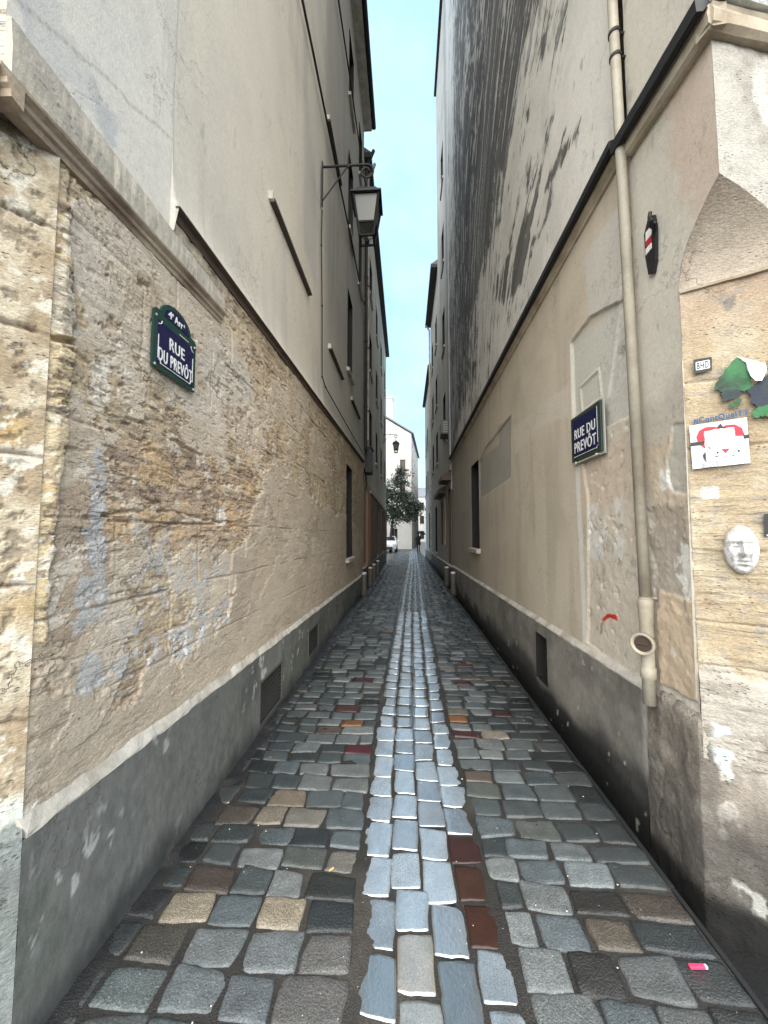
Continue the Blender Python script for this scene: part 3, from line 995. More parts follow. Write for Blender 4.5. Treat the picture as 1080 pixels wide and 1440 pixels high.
def left_disp(s, z):
    m = lambda px, **k: pmask(LP, s, z, px, **k)
    coat, buff, band, q, peel, pf_ = left_masks(s, z)
    rough = np.clip(1 - 0.75 * coat - 0.55 * peel, 0.15, 1)
    d = 0.006 * fbm(s * 2.5, z * 2.5, 4, 60)
    strat = fbs(s * 3.5 + 0.4 * fbm(s * 3, z * 3, 2, 63), z * 17, 6, 61, 0.66)
    d += rough * 0.0075 * strat
    d += rough * 0.006 * fbm(s * 26, z * 40, 5, 62, 0.65)
    pit = sstep(0.22, 0.34, fbm(s * 14, z * 34, 5, 64, 0.65))
    d -= rough * 0.012 * pit
    d += 0.004 * peel
    d -= 0.014 * joints(s, z) * (1 - 0.45 * coat) * (1 - .5 * peel)
    # quoin blocks standing forward, with open joints
    d += 0.018 * q
    for poly in ([(-40, 442), (104, 478), (106, 486), (-40, 452)], [(-40, 318), (84, 352), (86, 358), (-40, 326)]):
        d -= 0.03 * m(poly, warp=.008, feather=.006, seed=67)
    d += 0.009 * coat
    # long open cracks
    for px in ([(105, 925), (150, 922), (240, 885), (330, 835), (330, 838), (240, 889), (150, 927), (60, 930)], [(85, 628), (128, 636), (152, 650), (152, 653), (128, 640), (84, 632)],
               [(148, 575), (205, 598), (285, 640), (285, 643), (205, 602), (148, 579)], [(140, 722), (230, 715), (330, 738), (330, 741), (230, 719), (140, 726)]):
        d -= 0.018 * m(px, warp=.02, feather=.005, seed=68) * sstep(-.25, 0, fbm(s * 9, z * 9, 3, 69))
    return d * sstep(S_LCH, S_LCH + .05, s)


S = geo_lines(S_LCH, S_L1, 780)
Z = np.concatenate([np.linspace(0.45, 2.4, 440), np.linspace(2.404, 3.95, 230)])
w_l = LP.uv(489, 665), LP.uv(500, 780)
WIN_L = (7.55, 8.35, LP.uv(494, 782)[1], min(LP.uv(494, 660)[1], 3.55))
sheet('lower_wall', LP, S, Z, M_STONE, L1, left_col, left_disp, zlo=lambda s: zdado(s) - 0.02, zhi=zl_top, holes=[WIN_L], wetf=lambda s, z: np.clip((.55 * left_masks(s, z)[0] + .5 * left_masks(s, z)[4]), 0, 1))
window(L1, LP, *WIN_L, depth=0.25, sill=0.08, reveal=M_VOID)


# plinth and its sloping pale cap
def plinth_col(s, z):
    n = fbm(s * 2.5, z * 2.5, 5, 80, 0.6)
    c = np.tile(np.array((0.135, 0.138, 0.128)), (len(s), 1))
    c = lay(c, (0.085, 0.087, 0.083), sstep(0.0, 0.5, n) * 0.8)
    c = lay(c, (0.155, 0.155, 0.145), sstep(0.1, 0.5, -n) * 0.7)
    c = lay(c, (0.085, 0.105, 0.08), sstep(0.05, 0.4, fbm(s * 1.2, z * 3, 4, 81)) * 0.6)
    c = lay(c, (0.42, 0.42, 0.40), sstep(0.33, 0.39, fbs(s * 16, z * 9, 4, 82, 0.6)) * sstep(-0.1, .35, fbm(s * 1.6, z * 2.5, 3, 85)) * 0.8)
    c = lay(c, (0.21, 0.22, 0.22), sstep(0.25, 0.55, fbs(s * 14, z * 4, 4, 83, 0.6)) * sstep(0, .4, fbm(s * 2, z * 3, 3, 86)) * 0.5)
    c = lay(c, (0.03, 0.032, 0.034), sstep(0.16, 0.0, z + 0.10 * fbm(s * 5, z * 2, 4, 84)) * 0.8)
    return c


def plinth_disp(s, z):
    return 0.004 * fbm(s * 3, z * 3, 4, 87) + 0.0022 * fbm(s * 22, z * 16, 3, 88)


V1 = [LP.uv(366, 962, .035), LP.uv(395, 932, .035), LP.uv(366, 1018, .035), LP.uv(395, 982, .035)]
V2 = [LP.uv(434, 888, .035), LP.uv(447, 878, .035), LP.uv(434, 922, .035), LP.uv(447, 908, .035)]


def rect_of(p):
    return (min(p[0][0], p[2][0]), max(p[1][0], p[3][0]), (p[2][1] + p[3][1]) / 2, (p[0][1] + p[1][1]) / 2)


HV = [rect_of(V1), rect_of(V2)]
sheet('plinth', LP, geo_lines(S_LCH - .0127, S_L1, 300), np.linspace(-0.3, 0.85, 90), M_PLINTH, L1, plinth_col, plinth_disp, zhi=lambda s: zdado(s) - 0.035, holes=HV, off=0.035)
bm = bmesh.new()
sweep(bm, LP, (S_LCH, float(zdado(S_LCH))), (S_L1, float(zdado(S_L1))), [(-.03, -.036), (.037, -.036), (.036, -.028), (.004, .018), (-.03, .022)], n=200, wob=0.0034)
from_bm('plinth_cap', bm, M_CAP, L1, True)
for a, b_, c_, d_ in HV:
    w = window(L1, LP, a, b_, c_, d_, depth=0.10, reveal=M_PLINTH if False else M_FLASH, pane=M_IRON, off=0.033, name='vent_grille', bars=False)
    bm = bmesh.new()
    k = 9
    for i in range(k):
        zz_ = c_ + (d_ - c_) * (i + 0.35) / k
        t = (d_ - c_) / k
        sweep(bm, LP, (a + .003, zz_), (b_ - .003, zz_), [(-.02, t * .45), (.031, 0), (.034, 0.006), (-.016, t * .45 + 0.006)])
    from_bm('slat', bm, surf('grey_vent_slats', (0.06, 0.06, 0.058), rough=0.5, var=0.3, metal=0.3), w)
    bm = bmesh.new()
    for (sa, sb, za, zb) in ((a - .016, a, c_ - .016, d_ + .016), (b_, b_ + .016, c_ - .016, d_ + .016), (a, b_, d_, d_ + .016), (a, b_, c_ - .016, c_)):
        sweep(bm, LP, (sa, za), (sb, za), [(.033, 0), (.043, 0), (.043, zb - za), (.033, zb - za)])
    from_bm('frame', bm, surf('grey_vent_frame', (0.075, 0.073, 0.068), rough=0.6, var=0.3), w)

# splayed stone corner below the cornice, front face beyond it
LCH = Plane((LP.pt(S_LCH, 0).x, LP.pt(S_LCH, 0).y), (-0.64, -0.77), -1)
_pp = LP.pt(S_L0, 0)
LF = Plane((_pp.x, _pp.y), (-1, -0.05), -1)


def lch_col(s, z):
    n = fbm(s * 7, z * 6, 6, 91, 0.62)
    c = np.tile(np.array((0.45, 0.375, 0.27)), (len(s), 1))
    c = lay(c, (0.56, 0.49, 0.37), sstep(0.05, 0.15, n) * .8)
    c = lay(c, (0.33, 0.25, 0.16), sstep(0.08, 0.2, -n) * .8)
    c = lay(c, (0.50, 0.33, 0.13), sstep(0.1, 0.3, fbm(s * 3, z * 2.2, 5, 94)) * sstep(1.2, 1.5, z) * .6)
    c = lay(c, (0.25, 0.20, 0.145), sstep(0.2, 0.28, fbm(s * 22, z * 24, 5, 92, .65)) * .7)
    c = lay(c, (0.68, 0.64, 0.55), sstep(0.2, 0.27, fbm(s * 12, z * 13, 5, 95, .65)) * .8)
    for zj in (1.02, 1.44, 1.86, 2.28, 2.66):
        c = lay(c, (0.15, 0.11, 0.08), np.exp(-((z - zj - .012 * fbm(s * 5, s * 0 + zj, 3, 96)) / .007) ** 2) * .85)
    c = lay(c, (0.175, 0.195, 0.19), sstep(0.78, 0.70, z + 0.04 * n) * .95)
    c = lay(c, (0.26, 0.28, 0.275), sstep(0.70, 0.66, z) * sstep(0, .25, n) * .7)
    c = lay(c, (0.62, 0.64, 0.58), sstep(0.06, 0.03, np.abs(z - 0.74) + 0.03 * n) * 0.9)
    return c


def lch_disp(s, z):
    d = 0.010 * fbm(s * 7, z * 6, 6, 91, 0.62) - .008 * sstep(0.2, 0.3, fbm(s * 22, z * 24, 5, 92, .65))
    for zj in (1.02, 1.44, 1.86, 2.28, 2.66):
        d -= 0.016 * np.exp(-((z - zj - .012 * fbm(s * 5, s * 0 + zj, 3, 96)) / .008) ** 2)
    return d * sstep(0, 0.03, s) + 0.035 * sstep(0.69, 0.68, z)


sheet('corner_stone', LCH, np.concatenate([[-.0127], np.linspace(0, 0.6, 130)]), np.linspace(-0.3, 3.02, 480), M_STONE, L1, lch_col, lch_disp, wetf=lambda s, z: s * 0 + .85)
zcor = float(zc_lo(S_L0))
UP_L = (0.60, 0.555, 0.48)


def lup_col(s, z):
    n = fbm(s * 1.1, z * 0.6, 5, 100, 0.55)
    c = np.tile(np.array(UP_L), (len(s), 1))
    near = sstep(s_str + 0.03, s_str - 0.03, s + 0.02 * fbm(s * 0, z * 2, 3, 3))
    c = lay(c, (0.53, 0.495, 0.43), sstep(0.0, 0.4, n) * 0.8)
    c = lay(c, (0.64, 0.585, 0.48), sstep(0.1, 0.5, -n) * 0.6)
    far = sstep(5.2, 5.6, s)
    c = lay(c, (0.42, 0.395, 0.35), far * 0.85)  # far render darkened: dimmer light deep in the alley put into colour
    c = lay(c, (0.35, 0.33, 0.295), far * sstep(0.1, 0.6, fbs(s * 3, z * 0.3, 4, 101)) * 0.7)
    c = lay(c, (0.42, 0.41, 0.385), sstep(0.15, 0.5, fbs(s * 2.4 + z * .15, z * 0.35, 5, 102)) * (1 - far) * 0.55)
    c = lay(c, (0.67, 0.64, 0.585), near * 0.8)
    strk = pmask(LP, s, z, [(25, 0), (60, -40), (110, 60), (165, 170), (150, 200), (60, 90), (28, 40)], warp=.12, seed=104)
    c = lay(c, (0.44, 0.445, 0.45), strk * (0.5 + 0.5 * sstep(-0.2, 0.4, fbs(s * 10 + z * 3, z * 2, 4, 105))) * 0.8)
    c = lay(c, (0.36, 0.33, 0.29), sstep(0.55, 0.66, fbs(s * 9, z * 3.0, 4, 106, 0.6)) * 0.5)
    c = lay(c, (0.33, 0.30, 0.26), np.exp(-((s - s_str - .012 * fbm(s * 0, z * 1.5, 4, 108)) / 0.004) ** 2) * 0.7)
    for k, (a0, a1, b0, b1) in enumerate(((2.6, 3.5, 5.6, 6.9), (3.9, 5.1, 4.2, 5.0), (2.4, 3.0, 8.2, 10.0), (4.2, 5.2, 8.6, 9.8))):
        pm_ = sstep(.02, -.02, np.maximum(np.maximum(a0 - s, s - a1), np.maximum(b0 - z, z - b1)) + .22 * fbm(s * 2.2, z * 2.2, 5, 111 + k, .6))
        c = lay(c, ((0.565, 0.53, 0.465), (0.63, 0.575, 0.475), (0.52, 0.49, 0.435), (0.60, 0.565, 0.50))[k], pm_ * .6)
    c = lay(c, (0.42, 0.39, 0.34), sstep(.18, .34, fbs(s * 7, z * .45, 5, 115, .6)) * sstep(-.1, .3, fbm(s * .9, z * .5, 3, 116)) * .4)
    crack = np.exp(-((z - (float(zc_hi(2.0)) + 0.62 + 0.5 * (s - 2.0) + 0.02 * fbm(s * 6, s * 0, 3, 107))) / 0.006) ** 2) * near
    c = lay(c, (0.30, 0.27, 0.24), crack * 0.7)
    return c


def lup_disp(s, z):
    d = 0.004 * fbm(s * 1.2, z * 1.2, 4, 110)
    far = sstep(5.34, 5.36, s)
    slab = sstep(s_str - 0.006, s_str + 0.004, s)
    return d + (0.0 + 0.042 * np.exp(-np.maximum(z - zstring(s), 0) / 0.09)) * slab - 0.006 * far


S = np.concatenate([geo_lines(S_L0, S_L1, 230), [s_str - .006, s_str - .001, s_str + .004, 5.3, 5.34]])
Z = np.concatenate([np.linspace(3.0, 5.0, 120), np.linspace(5.05, H_L1, 150)])
UPW = [(7.6, 8.25, 5.15, 6.9), (7.6, 8.25, 8.3, 10.1), (7.6, 8.25, 11.4, 13.0), (9.4, 10.0, 8.3, 10.0), (9.4, 10.0, 11.4, 12.9)]
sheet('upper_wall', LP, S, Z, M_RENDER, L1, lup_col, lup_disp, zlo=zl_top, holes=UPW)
for w_ in UPW:
    window(L1, LP, *w_, depth=0.2, off=0.008, sill=0.05, reveal=M_VOID)
# underside of the thicker render, its shadow put into the dark colour
bm = bmesh.new()
sweep(bm, LP, (s_str, float(zstring(s_str))), (S_L1, float(zstring(S_L1))), [(-.03, -.045), (.010, -.05), (.018, -.014), (.048, -.006), (.048, 0.001), (-.03, .004)], n=80, wob=0.001)
from_bm('string_course', bm, surf('shadow_brown_moulding', (0.085, 0.06, 0.045), rough=0.9, var=0.4, vscale=6, fine=60, bump=0.6), L1, True)
# moulded cornice wrapping the corner
M_GROOVE = surf('brown_weathered_moulding', (0.36, 0.29, 0.21), rough=0.9, var=0.4, vscale=6, fine=55, finevar=0.4, bump=0.8, tint=(0.17, 0.12, 0.085))
bm = bmesh.new()
a, b_ = (S_L0 - .04, float(zc_lo(S_L0 - .04))), (s_cor, float(zc_lo(s_cor)))
sweep(bm, LP, a, b_, [(-.03, -.075), (.008, -.070), (.012, -.050), (.022, -.042), (.024, -.026), (.040, -.010), (.042, 0), (-.03, 0.006)], n=60, wob=0.0005)
from_bm('cornice', bm, M_GROOVE, L1, True)
bm = bmesh.new()
sweep(bm, LF, (-0.042, zcor), (6.0, zcor - 0.05), [(-.03, -.075), (.008, -.070), (.012, -.050), (.022, -.042), (.024, -.026), (.040, -.010), (.042, 0), (-.03, 0.006)], n=20, wob=0.0004)
from_bm('cornice', bm, M_GROOVE, L1, True)
bm = bmesh.new()
zz0 = lambda s: float(zc_lo(s)); zz1 = lambda s: float(zc_hi(s))
ring = []
NS = 60
for i in range(NS + 1):
    s = S_L0 + (s_cor - S_L0) * i / NS
    o_ = 0.030 + random.uniform(-.002, .002)
    ring.append([bm.verts.new(LP.pt(s, zz0(s) + .006, -.03)), bm.verts.new(LP.pt(s, zz0(s) + .006, o_)), bm.verts.new(LP.pt(s, (zz0(s) + zz1(s)) / 2, o_ + random.uniform(-.003, .003))),
                 bm.verts.new(LP.pt(s, max(zz1(s), zz0(s) + .03), o_ - .012)), bm.verts.new(LP.pt(s, max(zz1(s), zz0(s) + .03) + .012, -.03))])
for i in range(NS):
    for k in range(5):
        bm.faces.new((ring[i][k], ring[i][(k + 1) % 5], ring[i + 1][(k + 1) % 5], ring[i + 1][k]))
bm.faces.new(ring[0]); bm.faces.new(ring[-1][::-1])
from_bm('stone_band', bm, surf('pitted_band_stone', (0.44, 0.40, 0.33), rough=0.9, var=0.35, vscale=9, fine=60, finevar=0.3, bump=0.8, bscale=60, bdist=0.005, pits=0.6, pscale=30, tint=(0.36, 0.33, 0.28)), L1, True)


def lf_col(s, z):
    n = fbm(s * 3, z * 3, 5, 120)
    c = np.tile(np.array((0.58, 0.54, 0.47)), (len(s), 1))
    return lay(c, (0.46, 0.35, 0.28), sstep(-0.1, 0.5, n))


sheet('front_wall', LF, np.linspace(0, 7, 90), np.linspace(-.3, H_L1, 120), M_STONE, L1, lf_col, lambda s, z: 0.006 * fbm(s * 6, z * 6, 4, 121) * sstep(0, .05, s), zlo=lambda s: np.where(s < 0.12, zcor - 0.02, -0.3))
core('masonry', LP, S_L0 + 0.12, S_L1, -0.05, H_L1, 7.0, M_MOULD, L1)
# blind window sills left on the smooth wall
M_SILL = surf('shaded_sill_stone', (0.07, 0.058, 0.047), rough=0.9, var=0.3)  # dark tone paints the shaded underside of the sills


def ledge(parent, P, pa, pb, off, name='sill', out=0.035, th=0.05, capw=True):
    a, b = P.uv(*pa, off), P.uv(*pb, off)
    zm = (a[1] + b[1]) / 2
    bm = bmesh.new()
    sweep(bm, P, (a[0], zm), (b[0], zm), [(off - .03, -.012), (off + out, 0), (off + out, th), (off - .03, th + .015)])
    o_ = from_bm(name, bm, M_SILL, parent, True)
    bm = bmesh.new()
    sweep(bm, P, (a[0] - .035, zm - .012), (a[0] - .001, zm - .012), [(off - .03, 0), (off + out * .8, 0), (off + out * .8, th + .05), (off - .03, th + .06)])
    from_bm('sill_end', bm, M_CAP, o_)
    return o_


for pa, pb in (((380, 283), (434, 415)), ((463, 488), (481, 536)), ((494, 562), (505, 590)), ((461, 160), (478, 270))):
    o = ledge(L1, LP, pa, pb, 0.004, out=0.045, th=.022)
# overhanging eave with its gutter
bm = bmesh.new()
sweep(bm, LP, (S_L0 - .3, H_L1), (S_L1, H_L1), [(-.4, 0), (.22, 0), (.24, .03), (.24, .16), (-.4, .45)])
from_bm('eave', bm, M_CAP, L1, True)
bm = bmesh.new()
tube(bm, [LP.pt(S_L0 - .3, H_L1 + .08, .30), LP.pt(S_L1 - .02, H_L1 + .08, .30)], 0.065, 10)
from_bm('roof_gutter', bm, M_FLASH, L1, True)
bm = bmesh.new()
v = [bm.verts.new(p) for p in (LP.pt(S_L0 - .3, H_L1 + .17, .27), LP.pt(S_L1, H_L1 + .17, .27), LP.pt(S_L1, H_L1 + 3.4, -3.5), LP.pt(S_L0 - .3, H_L1 + 3.4, -3.5), LP.pt(S_L1, H_L1 + .1, -7), LP.pt(S_L0 - .3, H_L1 + .1, -7))]
bm.faces.new(v[:4]); bm.faces.new((v[3], v[2], v[4], v[5])); bm.faces.new((v[1], v[4], v[2])); bm.faces.new((v[0], v[3], v[5]))
from_bm('roof', bm, M_ROOF, L1, True)

# ================================================================ LEFT: SHOP HOUSE FARTHER ON


def plain_wall(color, seed, dark=0.75):
    def f(s, z):
        n = fbm(s * 1.2, z * 0.8, 5, seed, 0.55)
        c = np.tile(np.array(color), (len(s), 1))
        c = lay(c, tuple(np.array(color) * dark), sstep(0, 0.5, n) * 0.8)
        c = lay(c, tuple(np.array(color) * (dark - 0.1)), sstep(0.15, 0.6, fbs(s * 3.2, z * 0.35, 4, seed + 5)) * 0.6)
        return c
    return f


def eave_roof(parent, P, s0, s1, H, out=0.3, back=6.0, rise=2.6, eave_mat=None):
    bm = bmesh.new()
    sweep(bm, P, (s0 + .003, H), (s1 - .003, H), [(-.4, 0), (out, 0), (out, .14), (-.4, .4)])
    from_bm('eave', bm, eave_mat or M_EAVE, parent, True)
    bm = bmesh.new()
    v = [bm.verts.new(p) for p in (P.pt(s0, H + .15, out), P.pt(s1, H + .15, out), P.pt(s1, H + rise, -back / 2), P.pt(s0, H + rise, -back / 2), P.pt(s1, H + .1, -back), P.pt(s0, H + .1, -back))]
    bm.faces.new(v[:4]); bm.faces.new((v[3], v[2], v[4], v[5])); bm.faces.new((v[1], v[4], v[2])); bm.faces.new((v[0], v[3], v[5]))
    from_bm('roof', bm, M_ROOF, parent, True)


L2 = thing('shop_house', 'beige house farther down the left side with dark timber shopfront and small windows', 'house', (-1.35, 11, 0))
S20, S21, H2 = 10.62, 23.5, 13.2
Z2F = 3.0
shopw = [(10.75, 11.5, 0.75, 3.6), (15.4, 16.6, 0.75, 2.95), (19.0, 20.4, 0.75, 2.9)]
upw2 = [(s, s + 0.9, z, z + 1.35) for s in (12.4, 15.2, 18.2, 21.2) for z in (4.6, 7.3, 10.1)]
sheet('wall', LP, np.linspace(S20, S21, 170), np.linspace(0.6, H2, 160), M_RENDER, L2, plain_wall((0.56, 0.51, 0.42), 130), lambda s, z: 0.02 * sstep(Z2F + .42, Z2F + .40, z) * (z > Z2F) + 0.003 * fbm(s * 2, z * 2, 3, 131), holes=shopw + upw2)
for w_ in upw2:
    window(L2, LP, *w_, depth=0.16, sill=0.05, reveal=M_VOID)
window(L2, LP, *shopw[0], depth=0.22, name='door', pane=M_DWOOD, reveal=M_DWOOD, bars=False)
for w_ in shopw[1:]:
    window(L2, LP, *w_, depth=0.18, name='shop_window', reveal=M_DWOOD)
sheet('plinth', LP, np.linspace(S20, S21, 90), np.linspace(-0.06, 0.62, 24), M_PLINTH, L2, plinth_col, plinth_disp, off=0.03)
bm = bmesh.new()
sweep(bm, LP, (S20, .62), (S21, .62), [(-.02, 0), (.035, 0), (.01, .03), (-.02, .03)], n=20, wob=.002)
from_bm('plinth_cap', bm, M_CAP, L2, True)
for sa, sb, mt in ((11.52, 12.35, M_WOOD), (12.5, 15.3, M_DWOOD), (16.7, 18.9, M_DWOOD), (20.5, 23.3, M_DWOOD)):
    bm = bmesh.new()
    sweep(bm, LP, (sa, 0.66), (sb, 0.66), [(0.001, 0), (.035, 0), (.035, Z2F - .7), (0.001, Z2F - .7)])
    nn = max(2, int((sb - sa) / .55))
    for k in range(nn + 1):
        s = sa + (sb - sa) * k / nn
        sweep(bm, LP, (max(sa, s - .05), 0.67), (min(sb, s + .05), 0.67), [(0.03, 0), (.055, 0), (.055, Z2F - .73), (0.03, Z2F - .73)])
    from_bm('timber_panel', bm, mt, L2, True)
bm = bmesh.new()
sweep(bm, LP, (12.4, Z2F), (S21 - .02, Z2F), [(0.0, 0), (.06, 0), (.07, .05), (.05, .10), (0.0, .12)])
from_bm('fascia', bm, M_MOULD, L2, True)
core('masonry', LP, S20, S21, -0.05, H2, 6.5, M_MOULD, L2, inset=0.3)
bm = bmesh.new()
v = [bm.verts.new(p) for p in (LP.pt(S21, -.05, 0), LP.pt(S21, -.05, -6.5), LP.pt(S21, H2, -6.5), LP.pt(S21, H2, 0))]
bm.faces.new(v)
from_bm('end_wall', bm, surf('end_wall_render', (0.42, 0.39, 0.34), var=0.2, vscale=2), L2, True)
eave_roof(L2, LP, S20, S21, H2, out=0.22)
bm = bmesh.new()
box(bm, -3.2, -2.0, 11.6, 12.2, H2, H2 + 3.4, bevel=.02)
from_bm('chimney', bm, M_MOULD, L2, True)

# ================================================================ RIGHT: CORNER HOUSE WITH THE CUT-OFF CORNER
R0 = thing('splayed_corner_house', 'corner house on the right with chamfered corner under a pointed plaster arch, nearest the camera', 'house', (1.5, 1.9, 0))
S_P = 2.285                                   # downpipe joint between the two right houses
H_R0 = 19.0
Z_SP = RP.uv(958, 410)[1]
Z_AP = RP.uv(1010, 245)[1]
zs0 = RP.uv(1000, 55)[1]
zs1 = RP.uv(1000, 4)[1]
zplR0 = 0.74


def r0_zlo(s):
    b = np.clip((S_CH - s) / (S_CH - S_CR), 0, 1)
    return np.where(s > S_CH, 0.60, Z_SP + (Z_AP - Z_SP) * b ** 0.42)


def r0_col(s, z):
    m = lambda px, **k: pmask(RP, s, z, px, **k)
    n = fbm(s * 2, z * 1.6, 5, 200, 0.55)
    c = np.tile(np.array((0.54, 0.50, 0.43)), (len(s), 1))
    c = lay(c, (0.46, 0.425, 0.365), sstep(0, 0.5, n) * 0.8)
    c = lay(c, (0.52, 0.405, 0.325), m([(935, 120), (1010, 40), (1020, 250), (985, 300), (945, 230)], warp=.10, feather=.06, seed=201) * 0.8)
    c = lay(c, (0.42, 0.37, 0.31), m([(896, 585), (930, 560), (990, 470), (990, 620), (900, 660)], warp=.07, feather=.05, seed=202) * 0.7)
    c = lay(c, (0.52, 0.42, 0.31), m([(900, 640), (960, 600), (1000, 600), (1000, 780), (915, 720)], warp=.07, feather=.03, seed=203) * 0.8)
    c = lay(c, (0.34, 0.29, 0.24), m([(910, 720), (960, 715), (975, 800), (960, 860), (922, 850)], warp=.06, feather=.03, seed=204) * 0.8)
    c = lay(c, (0.50, 0.385, 0.27), m([(925, 830), (985, 850), (1010, 1000), (930, 960)], warp=.02, feather=.012, seed=205) * 0.85)
    c = lay(c, (0.43, 0.415, 0.36), m([(945, 600), (975, 590), (985, 700), (945, 690), (938, 650)], warp=.03, feather=.01, seed=206) * 0.85)
    for px, sd in (([(926, 665), (938, 655), (946, 690), (930, 690)], 207), ([(955, 760), (968, 770), (982, 830), (965, 845), (956, 800)], 208), ([(945, 805), (968, 812), (978, 825), (958, 822)], 209)):
        c = lay(c, (0.74, 0.72, 0.67), m(px, warp=.018, wscale=24, seed=sd, feather=.008) * 0.9)
    c = lay(c, (0.66, 0.63, 0.58), sstep(0.42, 0.5, fbm(s * 14, z * 9, 4, 210)) * sstep(2.2, 1.8, z) * sstep(2.16, 2.02, s) * 0.8)
    c = lay(c, (0.30, 0.27, 0.24), sstep(0.50, 0.60, fbs(s * 12, z * 6, 4, 211)) * 0.45)
    return c


def r0_disp(s, z):
    m = lambda px, **k: pmask(RP, s, z, px, **k)
    d = 0.004 * fbm(s * 3, z * 3, 4, 212)
    d += 0.012 * m([(925, 830), (985, 850), (1010, 1000), (930, 960)], warp=.02, feather=.01, seed=205)
    d -= 0.008 * m([(910, 720), (960, 715), (975, 800), (960, 860), (922, 850)], warp=.06, feather=.02, seed=204)
    d -= 0.007 * m([(945, 600), (975, 590), (985, 700), (945, 690), (938, 650)], warp=.03, feather=.008, seed=206)
    low = sstep(2.5, 1.6, z)
    d += low * 0.006 * fbm(s * 16, z * 16, 4, 213)
    return d


Z = np.concatenate([np.linspace(0.60, 3.5, 520), np.linspace(3.52, 5.2, 60), np.linspace(5.3, H_R0, 60)])
sheet('alley_wall', RP, np.linspace(S_CR, S_P, 200), Z, M_RENDER, R0, r0_col, r0_disp, zlo=r0_zlo)

T_CH = 0.411


def chf_col(t, z):
    m = lambda px, **k: pmask(CP, t, z, px, **k)
    n = fbm(t * 5, z * 5, 5, 220, 0.6)
    c = np.tile(np.array((0.40, 0.32, 0.215)), (len(t), 1))
    c = lay(c, (0.36, 0.275, 0.18), sstep(0, 0.3, n) * 0.8)
    c = lay(c, (0.46, 0.40, 0.30), sstep(0.1, 0.35, -n) * 0.7)
    c = lay(c, (0.36, 0.27, 0.20), sstep(2.45, 2.75, z + 0.05 * n) * 0.7)
    c = lay(c, (0.34, 0.26, 0.18), sstep(0.22, 0.5, fbs(t * 5, z * 26, 4, 221, 0.6)) * sstep(2.1, 1.7, z) * 0.7)
    grey = sstep(0.98, 0.92, z + 0.06 * n)
    c = lay(c, (0.42, 0.39, 0.345), grey * 0.9)
    c = lay(c, (0.31, 0.275, 0.235), grey * sstep(0, 0.4, fbm(t * 8, z * 8, 4, 222)) * 0.7)
    c = lay(c, (0.30, 0.27, 0.24), sstep(0.36, 0.5, fbm(t * 12, z * 26, 4, 223)) * 0.6)
    c = lay(c, (0.55, 0.53, 0.49), m([(985, 685), (1010, 683), (1012, 702), (986, 703)], warp=.008, feather=.006, seed=224))
    c = lay(c, (0.17, 0.16, 0.15), m([(1016, 425), (1036, 413), (1038, 430), (1022, 440)], warp=.02, feather=.006, seed=225) * 0.7)
    c = lay(c, (0.28, 0.26, 0.24), m([(1030, 408), (1052, 400), (1046, 412), (1034, 416)], warp=.015, feather=.006, seed=226) * 0.6)
    return c


def chf_disp(t, z):
    d = 0.006 * fbm(t * 7, z * 7, 4, 227) + 0.007 * fbs(t * 4, z * 22, 4, 228, 0.6) * sstep(2.4, 1.9, z)
    for zj in (0.98, 1.18, 1.52, 2.02, 2.36):
        d -= 0.008 * np.exp(-((z - zj - 0.012 * fbm(t * 6, t * 0, 3, int(zj * 50))) / 0.007) ** 2)
    # ragged edge where the alley render breaks off
    d += 0.010 * sstep(0.035, 0.0, t + 0.02 * fbm(t * 0, z * 12, 4, 229)) * 0.6
    d += 0.02 * sstep(0.95, 0.9, z + 0.03 * fbm(t * 6, z * 0, 3, 230))
    return d


sheet('splayed_wall', CP, np.linspace(0, T_CH + .02, 160), np.linspace(0.55, Z_SP, 520), M_STONE, R0, chf_col, chf_disp, wetf=lambda t, z: np.where(z > 2.0, .9, .45))
# conical plaster soffit carrying the square corner
NA, NB = 40, 46
apex = Vector((FP.p0.x, FP.p0.y))
vv = []
for i in range(NA + 1):
    a = CP.p0 + CP.d * (T_CH * i / NA)
    for j in range(NB + 1):
        b_ = (j / NB) ** 1.8
        p = a * (1 - b_) + apex * b_
        vv.append((p.x, p.y, Z_SP + (Z_AP - Z_SP) * b_ ** 0.42))
vv = np.array(vv)
vv[:, 2] += 0.004 * fbm(vv[:, 0] * 14, vv[:, 1] * 14 + vv[:, 2] * 9, 3, 231) * sstep(0.0, 0.05, vv[:, 2] - Z_SP)
idx = np.arange(len(vv)).reshape(NA + 1, NB + 1)
q = np.stack([idx[:-1, :-1], idx[:-1, 1:], idx[1:, 1:], idx[1:, :-1]], -1).reshape(-1, 4)
nz = fbm(vv[:, 0] * 8, vv[:, 2] * 8 + vv[:, 1] * 5, 5, 232)
cc = lay(np.tile(np.array((0.43, 0.365, 0.295)), (len(vv), 1)), (0.35, 0.29, 0.23), sstep(-0.1, 0.5, nz))
np_mesh('arch_soffit', vv, q, M_STONE, R0, True, True, cc, np.ones(len(vv)))
bm = bmesh.new()
sweep(bm, CP, (0.0, Z_SP - .012), (T_CH, Z_SP - .012), [(-.02, 0), (.016, .002), (.018, .014), (-.02, .02)], n=12, wob=.001)
from_bm('soffit_edge', bm, M_MOULD, R0, True)


def fac_col(t, z):
    n = fbm(t * 4, z * 4, 5, 240, 0.6)
    c = np.tile(np.array((0.40, 0.375, 0.33)), (len(t), 1))
    c = lay(c, (0.30, 0.275, 0.24), sstep(0, 0.4, n))
    c = lay(c, (0.52, 0.50, 0.46), sstep(0.15, 0.4, fbs(t * 7, z * 3, 4, 241)) * 0.8)
    return c


def fac_zlo(t):
    b = np.clip(1 - t / 0.37, 0, 1)
    return np.where(t > 0.37, -0.3, Z_SP + (Z_AP - Z_SP) * b ** 0.42)


